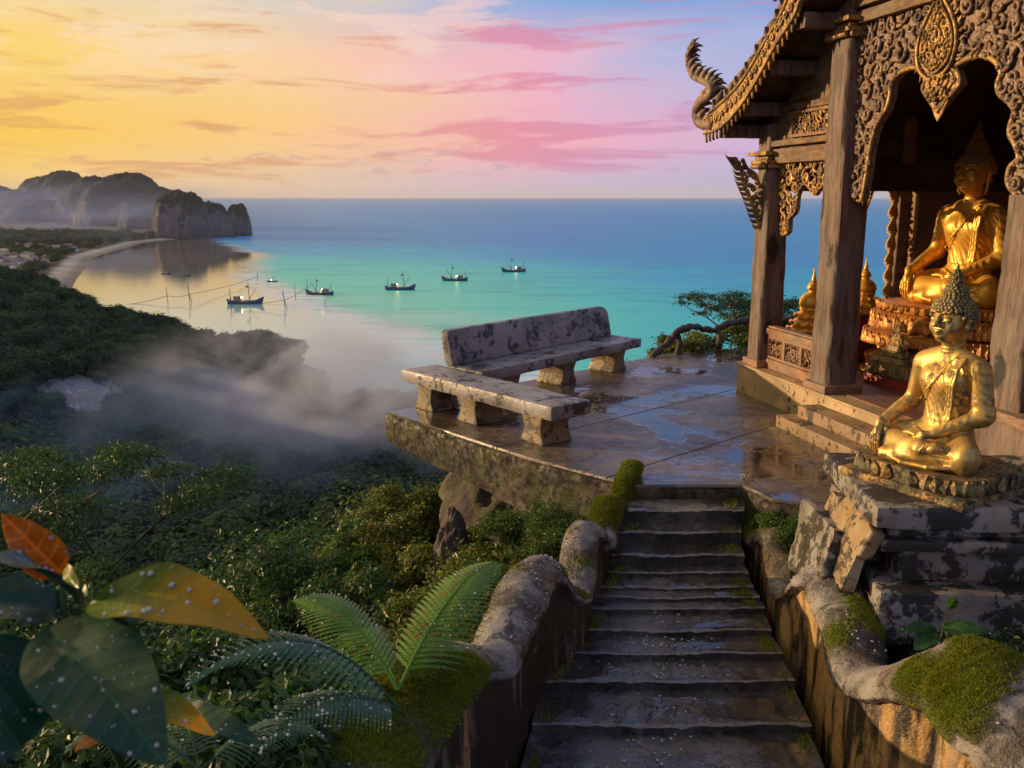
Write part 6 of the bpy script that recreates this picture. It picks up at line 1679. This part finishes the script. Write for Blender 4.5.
# moss creeping in along both ends of the steps
r = rng(61); nb = 16000; k_ = r.integers(1, 14, nb); PP = []
for q in range(nb):
    y0, z0 = nos[k_[q] - 1]; y1, z1 = nos[k_[q]]; f_ = r.random(); yy = y0 + (y1 - y0) * (.1 + .85 * f_)
    e_ = abs(r.normal()) * 6; sd_ = r.random() < .35; px = xl(yy) + 2 + e_ if sd_ else xr(yy) - 2 - e_
    if math.sin(yy * .13 + sd_ * 2) + r.random() < .5: e_ = 99
    v = onz(px, yy, z1 - .002)
    if e_ < 16: PP.append((v.x - sl.x, v.y - sl.y, v.z - sl.z))
PP = np.array(PP); n_ = len(PP); tdir = unit(np.array([0, 0, 1.]) + r.normal(size=(n_, 3)) * .6); bb = unit(np.cross(tdir, r.normal(size=(n_, 3)))); s_ = r.uniform(.012, .035, (n_, 1))
link('moss', mesh_np('moss', np.stack([PP - bb * s_ * .14, PP + bb * s_ * .14, PP + tdir * s_], 1).reshape(-1, 3), np.arange(n_ * 3).reshape(-1, 3), False), M['mossblade'], stairs, kind='stuff')
# water droplets lying on the steps
r = random.Random(44); mb = MB()
for q in range(330):
    k = r.choice((8, 9, 9, 9, 10, 10, 11, 12)); y0, z0 = nos[k - 1]; y1, z1 = nos[k]; yy = r.uniform(y0 + 4, y1 - 4) if y1 - y0 > 10 else (y0 + y1) / 2
    cx = r.gauss(.45, .14); px = xl(yy) + (xr(yy) - xl(yy)) * min(.95, max(.05, cx)); v = onz(px, yy, z1 + .001); rd = .003 + .012 * r.random() ** 4
    mb.ball((v.x - sl.x, v.y - sl.y, v.z - sl.z), (rd, rd, rd * .5), 8, 4)
mb.build('water_droplets', M['drop'], stairs, smooth=True, kind='stuff')

# ------------------------------------------------------------------ mist in the valley, haze over everything
def volume_mat(name, dens, colr, anis=.3, noisy=None):
    m = bpy.data.materials.new(name); m.use_nodes = True; t = NT(m.node_tree); t.n.clear()
    o_ = t.node('ShaderNodeOutputMaterial'); v = t.node('ShaderNodeVolumePrincipled'); t.l.new(v.outputs[0], o_.inputs['Volume'])
    v.inputs['Color'].default_value = colr + (1,); v.inputs['Anisotropy'].default_value = anis; v.inputs['Density'].default_value = dens
    if noisy:
        p = t.coord('Generated'); c = t.vmath('SUBTRACT', p, (.5, .5, .5)); ln = t.node('ShaderNodeVectorMath', operation='LENGTH'); t.l.new(c, ln.inputs[0])
        fall = t.maprange(ln.outputs['Value'], .5, .12); n = t.noise(t.mapping(t.coord('Object'), noisy), 1., 5, .6, .8)
        t.put(v.inputs['Density'], t.math('MULTIPLY', t.math('MULTIPLY', t.maprange(n, .42, .72), fall), dens))
    return m
def ellipsoid(name, c, r_, m):
    bm = bmesh.new(); bmesh.ops.create_icosphere(bm, subdivisions=4, radius=1.); me = bpy.data.meshes.new(name)
    for v in bm.verts: v.co = Vector((v.co.x * r_[0], v.co.y * r_[1], v.co.z * r_[2]))
    bm.to_mesh(me); bm.free(); return link(name, me, m, None, c, kind='stuff')
ellipsoid('mist', (-40, 188, -41), (50, 56, 24), volume_mat('mist', .13, (.8, .87, 1.), .0, (.055, .04, .07)))
ellipsoid('mist', (-850, 1750, SEA + 14), (650, 1200, 95), volume_mat('mist_far', .0034, (.5, .62, 1.), .0, (.004, .004, .02)))
ellipsoid('mist', (-85, 165, -46), (85, 75, 14), volume_mat('mist_thin', .022, (.34, .6, 1.), .0, (.03, .03, .07)))
hb = MB().box((0, 0, (SEA - 7 + 150) / 2), (60800, 60800, 150 - (SEA - 7))).build('haze', None, None, kind='stuff')
hb.data.materials.append(volume_mat('haze', .00003, (.97, .98, 1.), .1))
